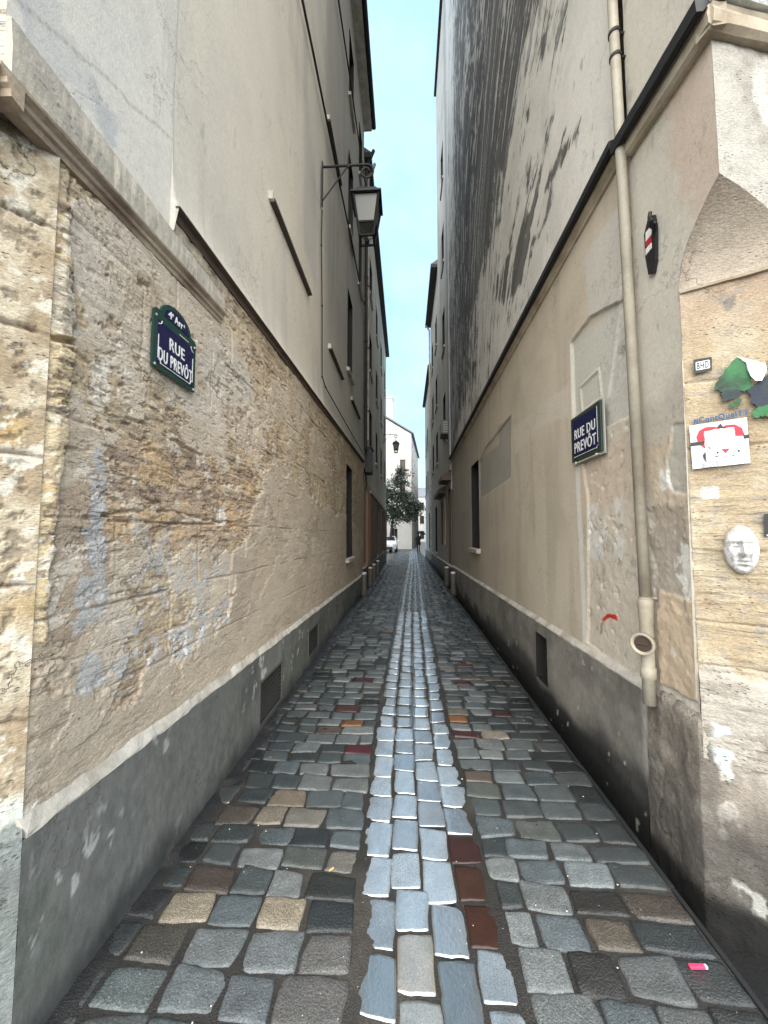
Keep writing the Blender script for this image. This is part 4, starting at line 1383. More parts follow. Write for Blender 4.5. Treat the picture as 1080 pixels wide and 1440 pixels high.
sheet('front_wall', FP, np.concatenate([np.linspace(0, 0.5, 80), np.linspace(0.55, 6, 50)]), np.concatenate([np.linspace(-0.3, 2.8, 54), np.linspace(2.82, 4.2, 120), np.linspace(4.3, H_R0, 60)]), M_STONE, R0, fac_col,
      lambda t, z: 0.008 * fbm(t * 10, z * 10, 4, 242) * sstep(0, .03, t), zlo=fac_zlo, wetf=lambda t, z: t * 0 + 1.0)
core('masonry', RP, S_CH + .3, S_P, -0.05, H_R0, 7.0, M_MOULD, R0, inset=0.30)
# string course: dark lead edge deepened for the shadow below, stone band and moulding, wrapping both faces
PRF_B = [(-.03, 0), (.03, -.004), (.05, .012), (.055, .06), (.048, .085), (.055, .10), (-.03, .12)]
bm = bmesh.new()
zr = lambda s: zs0
sweep(bm, RP, (S_CR - .05, zs0), (S_P - .035, RP.uv(876, 242)[1]), PRF_B, n=14, wob=.0012)
from_bm('string_course', bm, M_MOULD, R0, True)
bm = bmesh.new()
za, zb = zs0 + .12, RP.uv(876, 242)[1] + .12
sweep(bm, RP, (S_CR - .05, za), (S_P + .02, zb), [(.04, -.01), (.07, -.05), (.100, -.05), (.104, .012), (-.03, .05), (-.03, -.01)], n=10, wob=.001)
from_bm('lead_flashing_and_shadow', bm, M_FLASH, R0, True)
bm = bmesh.new()
sweep(bm, FP, (-.05, zs0), (6.0, zs0), PRF_B, n=40, wob=.002)
from_bm('string_course', bm, M_STONE if False else M_MOULD, R0, True)
bm = bmesh.new()
sweep(bm, FP, (-.05, zs0 + .12), (6.0, zs0 + .12), [(-.03, 0), (.07, -.01), (.085, .008), (.05, .05), (-.03, .09)], n=60, wob=.006)
from_bm('lime_crust', bm, surf('lime_crust', (0.66, 0.68, 0.64), rough=0.9, var=0.35, vscale=14, fine=60, bump=1.0, bdist=.01, tint=(0.36, 0.40, 0.38)), R0, True)


# battered, patched plinth of the corner house


def r0p_col(P, seed):
    def f(s, z):
        n = fbm(s * 5, z * 5, 5, seed, 0.6)
        c = np.tile(np.array((0.29, 0.255, 0.215)), (len(s), 1))
        c = lay(c, (0.165, 0.14, 0.118), sstep(-0.05, 0.4, n) * 0.85)
        c = lay(c, (0.37, 0.335, 0.29), sstep(0.12, 0.5, -n) * 0.8)
        c = lay(c, (0.50, 0.47, 0.42), sstep(0.34, 0.46, fbm(s * 12, z * 9, 4, seed + 1)) * 0.7)
        c = lay(c, (0.10, 0.09, 0.08), sstep(0.2, 0.5, fbs(s * 9, z * 2, 4, seed + 2)) * 0.6)
        wet = sstep(0.42, 0.10, z + 0.16 * fbm(s * 4, z * 2, 4, seed + 3))  # ragged mask growing towards the foot
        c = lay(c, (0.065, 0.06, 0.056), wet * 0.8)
        c = lay(c, (0.012, 0.012, 0.012), sstep(-0.02, -0.10, z + 0.03 * fbm(s * 6, z * 3, 3, seed + 6)) * 0.95)  # near black at the foot, down inside the gutter
        if P is CP:
            bl = pmask(CP, s, z, [(1000, 1010), (1022, 1012), (1030, 1060), (1026, 1095), (1014, 1080), (1004, 1050)], warp=.02, wscale=20, feather=.012, seed=seed + 4)
            c = lay(c, (0.55, 0.60, 0.61), bl * 0.9)
            wh = pmask(CP, s, z, [(1030, 1225), (1085, 1265), (1085, 1290), (1050, 1265), (1032, 1245)], warp=.025, wscale=20, feather=.012, seed=seed + 5)
            c = lay(c, (0.46, 0.455, 0.42), wh * sstep(-.3, 0, fbm(s * 25, z * 25, 4, seed + 7)) * 0.7)
        return c
    return f


def r0p_disp(s, z):
    d = 0.024 + 0.018 * sstep(0.75, 0.05, z) + 0.012 * fbm(s * 4, z * 4, 4, 250, 0.55) + 0.006 * fbm(s * 18, z * 14, 3, 251)
    d -= 0.012 * np.exp(-((fbm(s * 2.2, z * 1.4, 3, 252)) / 0.018) ** 2) * sstep(0, .3, fbm(s * 3, z * 3, 3, 254))
    d -= 0.034 * sstep(zplR0 - 0.05, zplR0 + 0.01, z + 0.02 * fbm(s * 7, s * 0, 3, 253))
    return d


# one sheet bent round the splay
LA = S_P - S_CH
pp = np.linspace(0, LA + T_CH + .05, 190)
zl = np.linspace(-0.25, zplR0 + .02, 170)
pg, zg = np.meshgrid(pp, zl, indexing='ij')
pf, zf = pg.ravel(), zg.ravel()
on_a = pf <= LA
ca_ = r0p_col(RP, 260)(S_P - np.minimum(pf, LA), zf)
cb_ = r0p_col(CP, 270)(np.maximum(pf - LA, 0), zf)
kb = sstep(LA - .05, LA + .05, pf)[:, None]
cc = ca_ * (1 - kb) + cb_ * kb
k1 = sstep(LA - .09, LA + .09, pf)
nx = RP.n.x * (1 - k1) + CP.n.x * k1; ny = RP.n.y * (1 - k1) + CP.n.y * k1
ln = np.hypot(nx, ny); nx /= ln; ny /= ln
bx = np.where(on_a, RP.p0.x + RP.d.x * (S_P - pf), CP.p0.x + CP.d.x * (pf - LA))
by = np.where(on_a, RP.p0.y + RP.d.y * (S_P - pf), CP.p0.y + CP.d.y * (pf - LA))
dd = r0p_disp(pf, zf)
vv = np.stack([bx + nx * dd, by + ny * dd, zf], -1)
idx = np.arange(len(vv)).reshape(pg.shape)
q = np.stack([idx[:-1, :-1], idx[1:, :-1], idx[1:, 1:], idx[:-1, 1:]], -1).reshape(-1, 4)
np_mesh('plinth', vv, q, M_STONE, R0, True, True, cc, np.full(len(vv), .9))

# ================================================================ RIGHT: THE STAINED HOUSE
R1 = thing('stained_house', 'tall right-hand house with black rain streaks over its pale upper wall', 'house', (1.6, 6.0, 0))
S_R1 = 11.4
H_R1 = 22.0
zst = line_z(RP, (865, 240), (640, 640))
zdr = line_z(RP, (894, 952), (640, 797))


def r1_col(s, z):
    m = lambda px, **k: pmask(RP, s, z, px, **k)
    n = fbm(s * 1.5, z * 1.7, 5, 300, 0.55)
    c = np.tile(np.array((0.54, 0.475, 0.38)), (len(s), 1))
    c = lay(c, (0.47, 0.41, 0.325), sstep(0, 0.5, n) * 0.8)
    c = lay(c, (0.55, 0.48, 0.39), sstep(0.1, 0.5, -n) * 0.5)
    c = lay(c, (0.42, 0.365, 0.29), sstep(0.1, 0.5, fbs(s * 4, z * 0.5, 4, 301)) * 0.6)
    # rough stone strip beside the pipe
    strip = m([(818, 640), (850, 560), (885, 300), (925, 250), (925, 980), (826, 905), (826, 700)], warp=.012, feather=.008, seed=302)
    c = lay(c, (0.56, 0.50, 0.42), strip * 0.9)
    c = lay(c, (0.55, 0.45, 0.36), m([(820, 650), (900, 600), (900, 700), (820, 720)], warp=.05, feather=.03, seed=303) * 0.7)
    c = lay(c, (0.52, 0.51, 0.46), m([(800, 480), (885, 415), (892, 580), (806, 620)], warp=.01, feather=.008, seed=304) * 0.85)
    c = lay(c, (0.54, 0.52, 0.47), m([(822, 360), (868, 290), (880, 420), (828, 452)], warp=.02, feather=.01, seed=305) * 0.8)
    c = lay(c, (0.30, 0.28, 0.25), strip * sstep(0.34, 0.5, fbm(s * 14, z * 12, 4, 306, 0.6)) * 0.6)
    c = lay(c, (0.66, 0.64, 0.60), strip * m([(816, 712), (872, 700), (874, 800), (822, 800)], warp=.05, feather=.02, seed=307) * sstep(-0.1, 0.2, fbs(s * 12, z * 6, 4, 308)) * 0.75)
    c = lay(c, (0.46, 0.32, 0.21), m([(876, 440), (896, 420), (905, 760), (890, 780), (886, 600)], warp=.03, feather=.012, seed=309) * 0.6)
    c = lay(c, (0.68, 0.66, 0.61), m([(806, 585), (812, 585), (826, 905), (820, 905)], warp=.006, feather=.006, seed=310) * 0.8)
    # repairs
    c = lay(c, (0.56, 0.51, 0.435), m([(722, 600), (800, 540), (800, 585), (760, 600), (724, 640)], warp=.02, feather=.02, seed=311) * 0.8)
    c = lay(c, (0.37, 0.35, 0.31), m([(672, 648), (700, 625), (700, 600), (718, 585), (718, 670), (674, 702)], warp=.01, feather=.01, seed=312) * 0.9)
    c = lay(c, (0.36, 0.33, 0.28), m([(650, 720), (660, 715), (660, 800), (650, 800)], warp=.01, feather=.01, seed=313) * 0.7)
    c = lay(c, (0.52, 0.03, 0.025), m([(843, 872), (852, 863), (864, 864), (866, 873), (855, 868), (848, 873)], warp=.004, feather=.003, seed=314))
    c = lay(c, (0.17, 0.16, 0.15), m([(843, 878), (846, 873), (845, 890), (841, 893)], warp=.006, feather=.003, seed=315) * 0.7)
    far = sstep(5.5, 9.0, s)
    c = lay(c, (0.40, 0.365, 0.305), far * 0.6)  # far end painted darker for the weaker light inside the alley
    return c


def r1_disp(s, z):
    m = lambda px, **k: pmask(RP, s, z, px, **k)
    d = 0.004 * fbm(s * 1.6, z * 1.6, 4, 320)
    strip = m([(818, 640), (850, 560), (885, 300), (925, 250), (925, 980), (826, 905), (826, 700)], warp=.012, feather=.006, seed=302)
    d -= 0.012 * strip
    d += strip * (0.004 * fbm(s * 16, z * 16, 4, 321) - 0.010 * sstep(0.40, 0.55, fbm(s * 16, z * 14, 4, 322, 0.6)))
    d -= 0.022 * m([(802, 482), (828, 446), (886, 415), (892, 580), (806, 622)], warp=.004, feather=.005, seed=323)
    d -= 0.020 * m([(682, 630), (718, 584), (718, 672), (674, 702), (674, 650)], warp=.003, feather=.005, seed=324)
    ridge = np.abs(polysd(s, z, [RP.uv(*p) for p in ((812, 545), (838, 520), (842, 560), (815, 580))]))
    d += 0.012 * np.exp(-(ridge / 0.012) ** 2)
    # crumbled edge next to the pipe
    e = sstep(S_P + .10, S_P + .03, s + 0.03 * fbm(s * 0, z * 8, 4, 325))
    d -= 0.03 * e * (0.6 + 0.6 * fbm(s * 16, z * 18, 4, 326))
    return d


WIN_R = (7.25, 8.05, RP.uv(667, 770)[1], RP.uv(664, 655)[1])
S = geo_lines(S_P, S_R1, 420)
Z = np.concatenate([np.linspace(0.5, 4.4, 560)])
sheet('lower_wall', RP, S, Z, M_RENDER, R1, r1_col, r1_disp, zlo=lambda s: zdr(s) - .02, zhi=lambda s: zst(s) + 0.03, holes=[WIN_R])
window(R1, RP, *WIN_R, depth=0.2, sill=0.08, reveal=M_VOID)


def r1p_col(s, z):
    n = fbm(s * 2, z * 2.5, 5, 330, 0.6)
    c = np.tile(np.array((0.245, 0.23, 0.205)), (len(s), 1))
    c = lay(c, (0.15, 0.14, 0.126), sstep(-0.1, 0.5, n) * 0.9)
    c = lay(c, (0.25, 0.235, 0.21), sstep(0.1, 0.5, fbs(s * 7, z * 0.9, 4, 331)) * sstep(0.1, .5, z) * 0.7)
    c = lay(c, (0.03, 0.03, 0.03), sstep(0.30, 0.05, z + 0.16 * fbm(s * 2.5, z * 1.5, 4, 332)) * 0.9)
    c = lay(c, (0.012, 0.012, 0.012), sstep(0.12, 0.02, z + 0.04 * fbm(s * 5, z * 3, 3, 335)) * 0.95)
    c = lay(c, (0.42, 0.40, 0.36), np.exp(-((s - (S_P + .03)) / 0.025) ** 2) * sstep(0.1, 0.35, z) * 0.7)
    c = lay(c, (0.55, 0.54, 0.5), sstep(0.56, 0.62, fbs(s * 18, z * 10, 4, 333, 0.6)) * 0.5)
    return c


CEL = (RP.uv(770, 950, .03)[0], RP.uv(754, 930, .03)[0], 0.10, 0.57)
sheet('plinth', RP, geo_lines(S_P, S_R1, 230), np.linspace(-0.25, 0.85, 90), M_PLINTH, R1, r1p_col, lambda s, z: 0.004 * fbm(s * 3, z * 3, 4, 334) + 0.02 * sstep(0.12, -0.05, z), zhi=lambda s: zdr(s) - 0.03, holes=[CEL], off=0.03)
bm = bmesh.new()
sweep(bm, RP, (S_P + .02, float(zdr(S_P))), (S_R1, float(zdr(S_R1))), [(-.03, -.032), (.034, -.034), (.034, -.022), (.004, .014), (-.03, .018)], n=170, wob=.003)
from_bm('plinth_cap', bm, M_CAP, R1, True)
w = window(R1, RP, *CEL, depth=0.28, off=0.028, name='cellar_opening', reveal=M_VOID, pane=M_GUTTER, bars=False)  # black reveal and backing paint the darkness inside the opening
bm = bmesh.new()
for k in range(5):
    s = CEL[0] + (CEL[1] - CEL[0]) * (k + .5) / 5
    tube(bm, [RP.pt(s, CEL[2], -.12), RP.pt(s, CEL[3], -.12)], 0.008, 6)
from_bm('bar', bm, M_IRON, w)


def r1u_col(s, z):
    n = fbm(s * 1.1, z * 0.9, 5, 340, 0.55)
    c = np.tile(np.array((0.64, 0.61, 0.555)), (len(s), 1))
    c = lay(c, (0.56, 0.535, 0.485), sstep(0, 0.4, n) * 0.8)
    c = lay(c, (0.50, 0.48, 0.44), sstep(0.1, 0.4, fbs(s * 4, z * 0.6, 5, 341, .6)) * 0.5)
    c = lay(c, (0.68, 0.655, 0.60), sstep(0.12, 0.2, fbm(s * 2.5, z * 2.5, 6, 338, .6)) * 0.5)
    # rain wash: upright flecks deep in the alley, raked nearer the mouth, scraped back to plaster in patches
    k = sstep(8.6, 4.6, s)
    ang = np.radians(6 + 46 * k)
    ca, sa = np.cos(ang), np.sin(ang)
    wz = z - 4.0
    al = s * sa - wz * ca
    ac = s * ca + wz * sa
    warp = 0.08 * fbm(s * 2.6, z * 1.9, 5, 342, .6)
    g1 = fbs((ac + warp) * 5.5, al * 0.75, 6, 343, 0.66)
    g2 = fbs((ac + warp) * 13, al * 1.8, 5, 344, 0.66)
    gi = fbm(s * 5.5, z * 4.2, 6, 339, 0.66)
    heavy = pmask(RP, s, z, [(650, -300), (800, -300), (786, 0), (752, 70), (735, 150), (712, 230), (690, 330), (672, 420), (655, 520), (640, 640), (632, 640), (632, -300)], warp=.8, wscale=1.2, feather=.7, seed=345)
    mid = pmask(RP, s, z, [(632, 640), (632, 200), (735, 150), (770, 60), (785, 250), (742, 400), (722, 440), (690, 520), (660, 590)], warp=.5, wscale=1.5, feather=.4, seed=346)
    d1 = pmask(RP, s, z, [(822, 170), (820, 185), (795, 235), (775, 262), (764, 285), (745, 325), (725, 360), (722, 350), (745, 300), (768, 262), (795, 210)], warp=.05, wscale=6, feather=.05, seed=347)
    d2 = pmask(RP, s, z, [(778, 255), (784, 290), (752, 350), (742, 400), (720, 420), (700, 425), (700, 400), (715, 370), (730, 335), (756, 335), (770, 300)], warp=.12, wscale=5, feather=.08, seed=348)
    rim = sstep(8.9, 10.4, s)
    t = g1 * 0.6 + g2 * 0.45 + gi * 0.45
    field = 0.47 * heavy + 0.15 * mid + d1 * (.30 + .5 * g1 + .25 * g2) + d2 * (.34 + .5 * g1 + .3 * g2) - 0.30 * rim * sstep(6.0, 10.0, z)
    dark = sstep(0.285, 0.325, field + 0.74 * t) * sstep(0.02, 0.1, heavy + mid + d1 + d2)
    c = lay(c, (0.33, 0.32, 0.30), sstep(0.12, 0.30, field + 0.62 * t) * sstep(0.02, 0.1, heavy + mid + d1 + d2) * 0.65)
    tone = np.clip(0.5 + 0.9 * fbs((ac + warp) * 7, al * 0.5, 5, 337, .65), 0, 1)[:, None]
    dk = np.array((0.058, 0.054, 0.049))[None, :] * (1 - tone) + np.array((0.155, 0.147, 0.137))[None, :] * tone
    c = c * (1 - 0.96 * dark[:, None]) + dk * 0.96 * dark[:, None]
    c = lay(c, (0.60, 0.595, 0.575), heavy * sstep(0.23, 0.28, g2 + 0.25 * rim) * 0.75)
    c = lay(c, (0.28, 0.26, 0.24), sstep(0.44, 0.50, fbs(s * 8, z * 4.0, 5, 349, 0.65)) * 0.6)
    return c


S = geo_lines(S_P, S_R1, 560)
Z = np.concatenate([np.linspace(3.7, 9.0, 420), np.linspace(9.05, H_R1, 260)])
sheet('upper_wall', RP, S, Z, M_RENDER, R1, r1u_col, lambda s, z: 0.005 * fbm(s * 1.0, z * 1.0, 4, 350), zlo=lambda s: zst(s) + 0.10, off=0.03)
# string course with dark lead edge, made taller to take in its shadow
bm = bmesh.new()
a, b_ = (S_P + .035, float(zst(S_P + .035))), (S_R1, float(zst(S_R1)))
sweep(bm, RP, a, b_, [(-.03, -.03), (.016, -.022), (.022, .0), (.05, .03), (.055, .075), (-.03, .08)], n=60, wob=.0012)
from_bm('string_course', bm, M_MOULD, R1, True)
bm = bmesh.new()
sweep(bm, RP, (a[0], a[1] + .08), (b_[0], b_[1] + .08), [(.033, -.03), (.074, -.045), (.100, -.045), (.102, .004), (.032, .03), (-.03, .035), (-.03, -.03)], n=30, wob=.001)
from_bm('lead_flashing_and_shadow', bm, M_FLASH, R1, True)
core('masonry', RP, S_P, S_R1, -0.05, H_R1, 7.0, M_MOULD, R1)
bm = bmesh.new()
v = [bm.verts.new(p) for p in (RP.pt(S_R1 + .01, 3, .03), RP.pt(S_R1 + .01, 3, -7), RP.pt(S_R1 + .01, H_R1, -7), RP.pt(S_R1 + .01, H_R1, .03))]
bm.faces.new(v)
from_bm('end_wall', bm, M_CAP, R1, True)
eave_roof(R1, RP, S_P, S_R1, H_R1, out=0.12, rise=1.2)

# ================================================================ RIGHT: HOUSES FARTHER ON
R2 = thing('pale_tall_house', 'narrow pale tall house with grey pipe strip directly beyond the streaked wall', 'house', (1.6, 13, 0))
S_R2, H_R2 = 15.6, 21.3
win2 = [(13.0, 13.8, z, z + 1.5) for z in (5.2, 8.4, 11.6, 14.8)]
doors2 = [(11.75, 12.5, 0.0, 3.1), (13.3, 13.75, 1.25, 3.0), (14.3, 15.0, 1.2, 2.9)]
sheet('wall', RP, np.linspace(S_R1 + .02, S_R2, 60), np.linspace(0.6, H_R2, 150), M_RENDER, R2, plain_wall((0.60, 0.56, 0.49), 360), lambda s, z: 0.003 * fbm(s, z, 3, 361), holes=win2 + [(max(a, 0), b, max(c, .6), d) for a, b, c, d in doors2], off=0.005)
for w_ in win2:
    window(R2, RP, *w_, depth=0.16, off=0.005, sill=0.05, reveal=M_VOID)
window(R2, RP, 11.75, 12.5, 0.6, 3.1, depth=0.2, name='door', pane=M_DWOOD, reveal=M_DWOOD, bars=False)
window(R2, RP, *doors2[1], depth=0.14, name='door', pane=surf('lit_door_board', (0.62, 0.42, 0.24), rough=0.5, var=0.2, stretch=(5, 5, .5)), reveal=surf('lit_door_jamb', (0.60, 0.42, 0.26), rough=0.5), bars=False)  # orange light from inside the doorway painted as wood colour
window(R2, RP, *doors2[2], depth=0.16, name='shop_window', reveal=M_DWOOD)
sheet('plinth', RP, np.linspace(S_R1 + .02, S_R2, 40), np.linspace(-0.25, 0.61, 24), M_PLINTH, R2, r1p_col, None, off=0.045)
bm = bmesh.new()
sweep(bm, RP, (S_R1 + .02, .61), (S_R2, .61), [(-.02, 0), (.05, 0), (.01, .03), (-.02, .03)], n=8, wob=.002)
from_bm('plinth_cap', bm, M_CAP, R2, True)
bm = bmesh.new()
sweep(bm, RP, (S_R1 + .06, 3.3), (S_R1 + .06, 20.6), [(.005, 0), (.07, 0), (.07, .01), (.005, .01)]) if False else None
for sa, sb, za, zb, o_ in ((S_R1 + .03, S_R1 + .42, 3.6, 20.4, .06),):
    sweep(bm, RP, (sa, za), (sb, za), [(.002, 0), (o_, 0), (o_, zb - za), (.002, zb - za)])
from_bm('quoin_strip', bm, surf('grey_quoin_strip', (0.36, 0.37, 0.38), rough=0.8, var=0.35, vscale=3, fine=30, stretch=(1, 1, .6)), R2, True)
for sa, sb, zc, o_ in ((11.6, 12.75, 3.3, .30), (13.1, 15.5, 3.05, .26)):
    bm = bmesh.new()
    sweep(bm, RP, (sa, zc), (sb, zc), [(.004, 0), (o_, .02), (o_, .16), (.004, .30)])
    from_bm('canopy', bm, M_DWOOD, R2, True)
core('masonry', RP, S_R1 + .02, S_R2, -.05, H_R2, 6.0, M_MOULD, R2, inset=.3)
eave_roof(R2, RP, S_R1 + .02, S_R2, H_R2, out=0.10, rise=1.0)
bm = bmesh.new()
box(bm, 1.40, 2.0, 11.6, 12.15, H_R2 + .1, H_R2 + 1.7, bevel=.02)
from_bm('chimney', bm, M_MOULD, R2, True)

R3 = thing('eaved_house', 'right-hand house past the pale tall one with a dark jutting roof edge', 'house', (1.6, 18, 0))
S_R3, H_R3 = 20.4, 13.3
win3 = [(s, s + .9, z, z + 1.4) for s in (16.3, 18.6) for z in (4.8, 7.4, 10.2)] + [(17.0, 18.0, .8, 2.9)]
sheet('wall', RP, np.linspace(S_R2 + .01, S_R3, 60), np.linspace(0.6, H_R3, 100), M_RENDER, R3, plain_wall((0.56, 0.52, 0.45), 370), None, holes=win3)
for w_ in win3:
    window(R3, RP, *w_, depth=0.16, sill=0.05, reveal=M_VOID)
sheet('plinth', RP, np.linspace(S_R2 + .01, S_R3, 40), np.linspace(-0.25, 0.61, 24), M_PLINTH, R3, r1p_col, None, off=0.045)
bm = bmesh.new()
sweep(bm, RP, (S_R2 + .02, .61), (S_R3, .61), [(-.02, 0), (.05, 0), (.01, .03), (-.02, .03)], n=8, wob=.002)
from_bm('plinth_cap', bm, M_CAP, R3, True)
core('masonry', RP, S_R2 + .01, S_R3, -.05, H_R3, 6.0, M_MOULD, R3, inset=.3)
eave_roof(R3, RP, S_R2 + .01, S_R3, H_R3, out=0.30, rise=2.4)
bm = bmesh.new()
tube(bm, [RP.pt(S_R3 - .25, H_R3 + .1, .3), RP.pt(S_R3 - .2, H_R3 - .3, .08), RP.pt(S_R3 - .2, .3, .08)], .05, 8)
from_bm('downpipe', bm, M_CAP, R3, True)

R4 = thing('low_end_house', 'last right-hand house before the opening at the end of the alley', 'house', (1.6, 23, 0))
S_R4, H_R4 = 27.0, 11.0
win4 = [(s, s + .9, z, z + 1.3) for s in (21.2, 23.4, 25.4) for z in (4.4, 7.2)] + [(22.0, 23.0, .8, 2.9)]
sheet('wall', RP, np.linspace(S_R3 + .01, S_R4, 60), np.linspace(0.6, H_R4, 90), M_RENDER, R4, plain_wall((0.58, 0.535, 0.46), 380), None, holes=win4)
for w_ in win4:
    window(R4, RP, *w_, depth=0.16, sill=0.05, reveal=M_VOID)
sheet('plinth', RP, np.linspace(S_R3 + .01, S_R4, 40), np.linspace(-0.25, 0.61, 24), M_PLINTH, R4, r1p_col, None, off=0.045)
bm = bmesh.new()
sweep(bm, RP, (S_R3 + .02, .61), (S_R4, .61), [(-.02, 0), (.05, 0), (.01, .03), (-.02, .03)], n=8, wob=.002)
from_bm('plinth_cap', bm, M_CAP, R4, True)
core('masonry', RP, S_R3 + .01, S_R4, -.05, H_R4, 6.0, M_MOULD, R4, inset=.3)
eave_roof(R4, RP, S_R3 + .01, S_R4, H_R4, out=0.18, rise=2.4)

# ================================================================ THE END OF THE ALLEY


class Foot(Plane):
    pass


def wall_house(name, label, corners, H, color, wins, seed, roof=True):
    """a house from a chain of facade corners (seen faces first); wins: per face list of (s0,s1,z0,z1)"""
    t = thing(name, label, 'house', (corners[0][0], corners[0][1], 0))
    n = len(corners)
    for i in range(n):
        a = Vector(corners[i]); b_ = Vector(corners[(i + 1) % n])
        d = b_ - a
        P = Plane(a, d, 1)
        cen = sum((Vector(c) for c in corners), Vector((0, 0))) / n
        if (a - cen).dot(P.n) < 0:
            P = Plane(a, d, -1)
        hs = wins[i] if i < len(wins) else []
        sheet('wall', P, np.linspace(0, d.length, 24), np.linspace(-.05, H, 24), M_RENDER, t, plain_wall(color, seed + i, 0.88), None, holes=hs)
        for h_ in hs:
            window(t, P, *h_, depth=0.14, sill=.05 if h_[2] > .5 else 0)
    return t


# house with the white gable at the end on the left; its side wall follows the bend of the street
YG = 42.0
xg = (579 - 574) / 520 * YG
GH = wall_house('gable_house', 'white gabled house standing behind the tree at the end of the left row', [(-6.5, YG), (xg, YG), (xg + 1.15, YG + 14), (-6.5, YG + 14)], 13.2, (0.50, 0.485, 0.46),
                [[(3.2, 4.1, 0.0, 2.3), (4.6, 5.3, .9, 2.3), (5.6, 6.2, 6.0, 7.6), (5.6, 6.2, 8.8, 10.2)], [(s, s + 1.0, z, z + 1.8) for s in (1.5, 5.0, 8.5) for z in (1.2, 4.6, 7.8, 10.6)]], 400)
bm = bmesh.new()
v = [bm.verts.new(p) for p in ((xg, YG, 13.2), (xg - 4.2, YG, 15.8), (-6.5, YG, 15.8), (-6.5, YG, 13.2))]
bm.faces.new(v)
from_bm('gable', bm, surf('white_gable_render', (0.50, 0.485, 0.46), var=0.12, vscale=1.5), GH, True)
bm = bmesh.new()
v = [bm.verts.new(p) for p in ((xg + .25, YG - .2, 13.15), (xg - 4.2, YG - .2, 15.95), (xg - 3.0, YG + 14, 15.95), (xg + 1.4, YG + 14, 13.15), (-6.6, YG - .2, 15.95), (-6.6, YG + 14, 15.95))]
bm.faces.new((v[0], v[1], v[2], v[3])); bm.faces.new((v[1], v[4], v[5], v[2]))
r = bmesh.ops.extrude_face_region(bm, geom=list(bm.faces))
bmesh.ops.translate(bm, vec=(0, 0, .16), verts=[e for e in r['geom'] if isinstance(e, bmesh.types.BMVert)])
from_bm('roof', bm, M_ROOF, GH, True)
bm = bmesh.new()
box(bm, -3.0, -1.75, YG + .4, YG + 1.6, 14.0, 17.6, bevel=.03)
box(bm, -3.05, -1.7, YG + .35, YG + 1.65, 17.6, 17.75)
from_bm('chimney', bm, surf('white_chimney', (0.46, 0.45, 0.43), var=0.15), GH, True)

wins = [[(s, s + 1.0, z, z + 1.9) for s in (0.6, 2.4, 4.2, 6.0) for z in (0.6, 4.2, 7.4)]]
FH = wall_house('white_far_house', 'bright white house with rows of tall windows closing the far end of the alley', [(0.4, 88), (8.0, 88.5), (8.0, 96), (0.4, 96)], 10.6, (0.58, 0.56, 0.53), wins, 420)
bm = bmesh.new()
bm_v = [(0.2, 87.7), (8.2, 88.2), (8.2, 96.2), (0.2, 96.2)]
lo = [bm.verts.new((x, y, 10.6)) for x, y in bm_v]
hi = [bm.verts.new((1.2 if x < 4 else 7.2, 90 if y < 92 else 94, 13.0)) for x, y in bm_v]
bm.faces.new(lo); bm.faces.new(hi)
for i in range(4):
    bm.faces.new((lo[i], lo[(i + 1) % 4], hi[(i + 1) % 4], hi[i]))
from_bm('roof', bm, M_ROOF, FH, True)
for x in (1.6, 4.5):
    bm = bmesh.new()
    box(bm, x, x + .7, 89, 90, 11.5, 14.6, bevel=.03)
    from_bm('chimney', bm, M_MOULD, FH, True)

RH = wall_house('cream_side_house', 'cream house on the right side past the end of the narrow alley', [(2.15, 34), (4.0, 84), (10, 84), (10, 34)], 9.5, (0.66, 0.64, 0.60), [[(s, s + 1.0, z, z + 1.8) for s in (3, 8, 13, 18, 23, 28) for z in (1.0, 4.2, 7.0)]], 440)
bm = bmesh.new()
lo = [bm.verts.new(p) for p in ((2.0, 33.8, 9.5), (3.85, 84, 9.5), (10, 84, 9.5), (10, 33.8, 9.5))]
hi = [bm.verts.new(p) for p in ((5.5, 36, 12), (6, 82, 12))]
bm.faces.new((lo[0], lo[1], hi[1], hi[0])); bm.faces.new((lo[2], lo[3], hi[0], hi[1])); bm.faces.new((lo[3], lo[0], hi[0])); bm.faces.new((lo[1], lo[2], hi[1])); bm.faces.new(lo)
from_bm('roof', bm, M_ROOF, RH, True)

# paved little square beyond the alley
bm = bmesh.new()
v = [bm.verts.new(p) for p in ((-14, 24, -.03), (8, 24, -.03), (8, 90, -.03), (-14, 90, -.03))]
bm.faces.new(v)
structure(from_bm('road', bm, surf('wet_far_cobbles', (0.10, 0.11, 0.12), rough=0.28, var=0.4, vscale=6, fine=25, finevar=0.4, bump=0.6, bscale=9, bdist=.02, spec=0.8)))

# ---- tree
TR = thing('street_tree', 'dark leafy tree in front of the white gabled house', 'tree', (-1.7, 35.5, 0))
bm = bmesh.new()
tube(bm, [(-1.7, 35.5, -.1), (-1.66, 35.5, 1.6), (-1.5, 35.6, 3.0), (-1.1, 35.7, 4.3)], [.16, .13, .11, .07], 10)
for p in (((-1.5, 35.6, 3.0), (-.8, 35.3, 3.7), (.3, 35.1, 4.2)), ((-1.45, 35.6, 3.1), (-2.2, 35.9, 4.4), (-2.6, 36, 5.6)), ((-1.1, 35.7, 4.3), (-.9, 35.6, 5.6), (-.6, 35.5, 6.8)), ((-1.1, 35.7, 4.2), (-.2, 35.9, 4.9), (.4, 35.9, 5.2))):
    tube(bm, p, [.07, .045, .018], 7)
from_bm('trunk', bm, surf('dark_bark', (0.05, 0.042, 0.035), rough=0.9, bump=1.0), TR, True)
rr = np.random.default_rng(5)
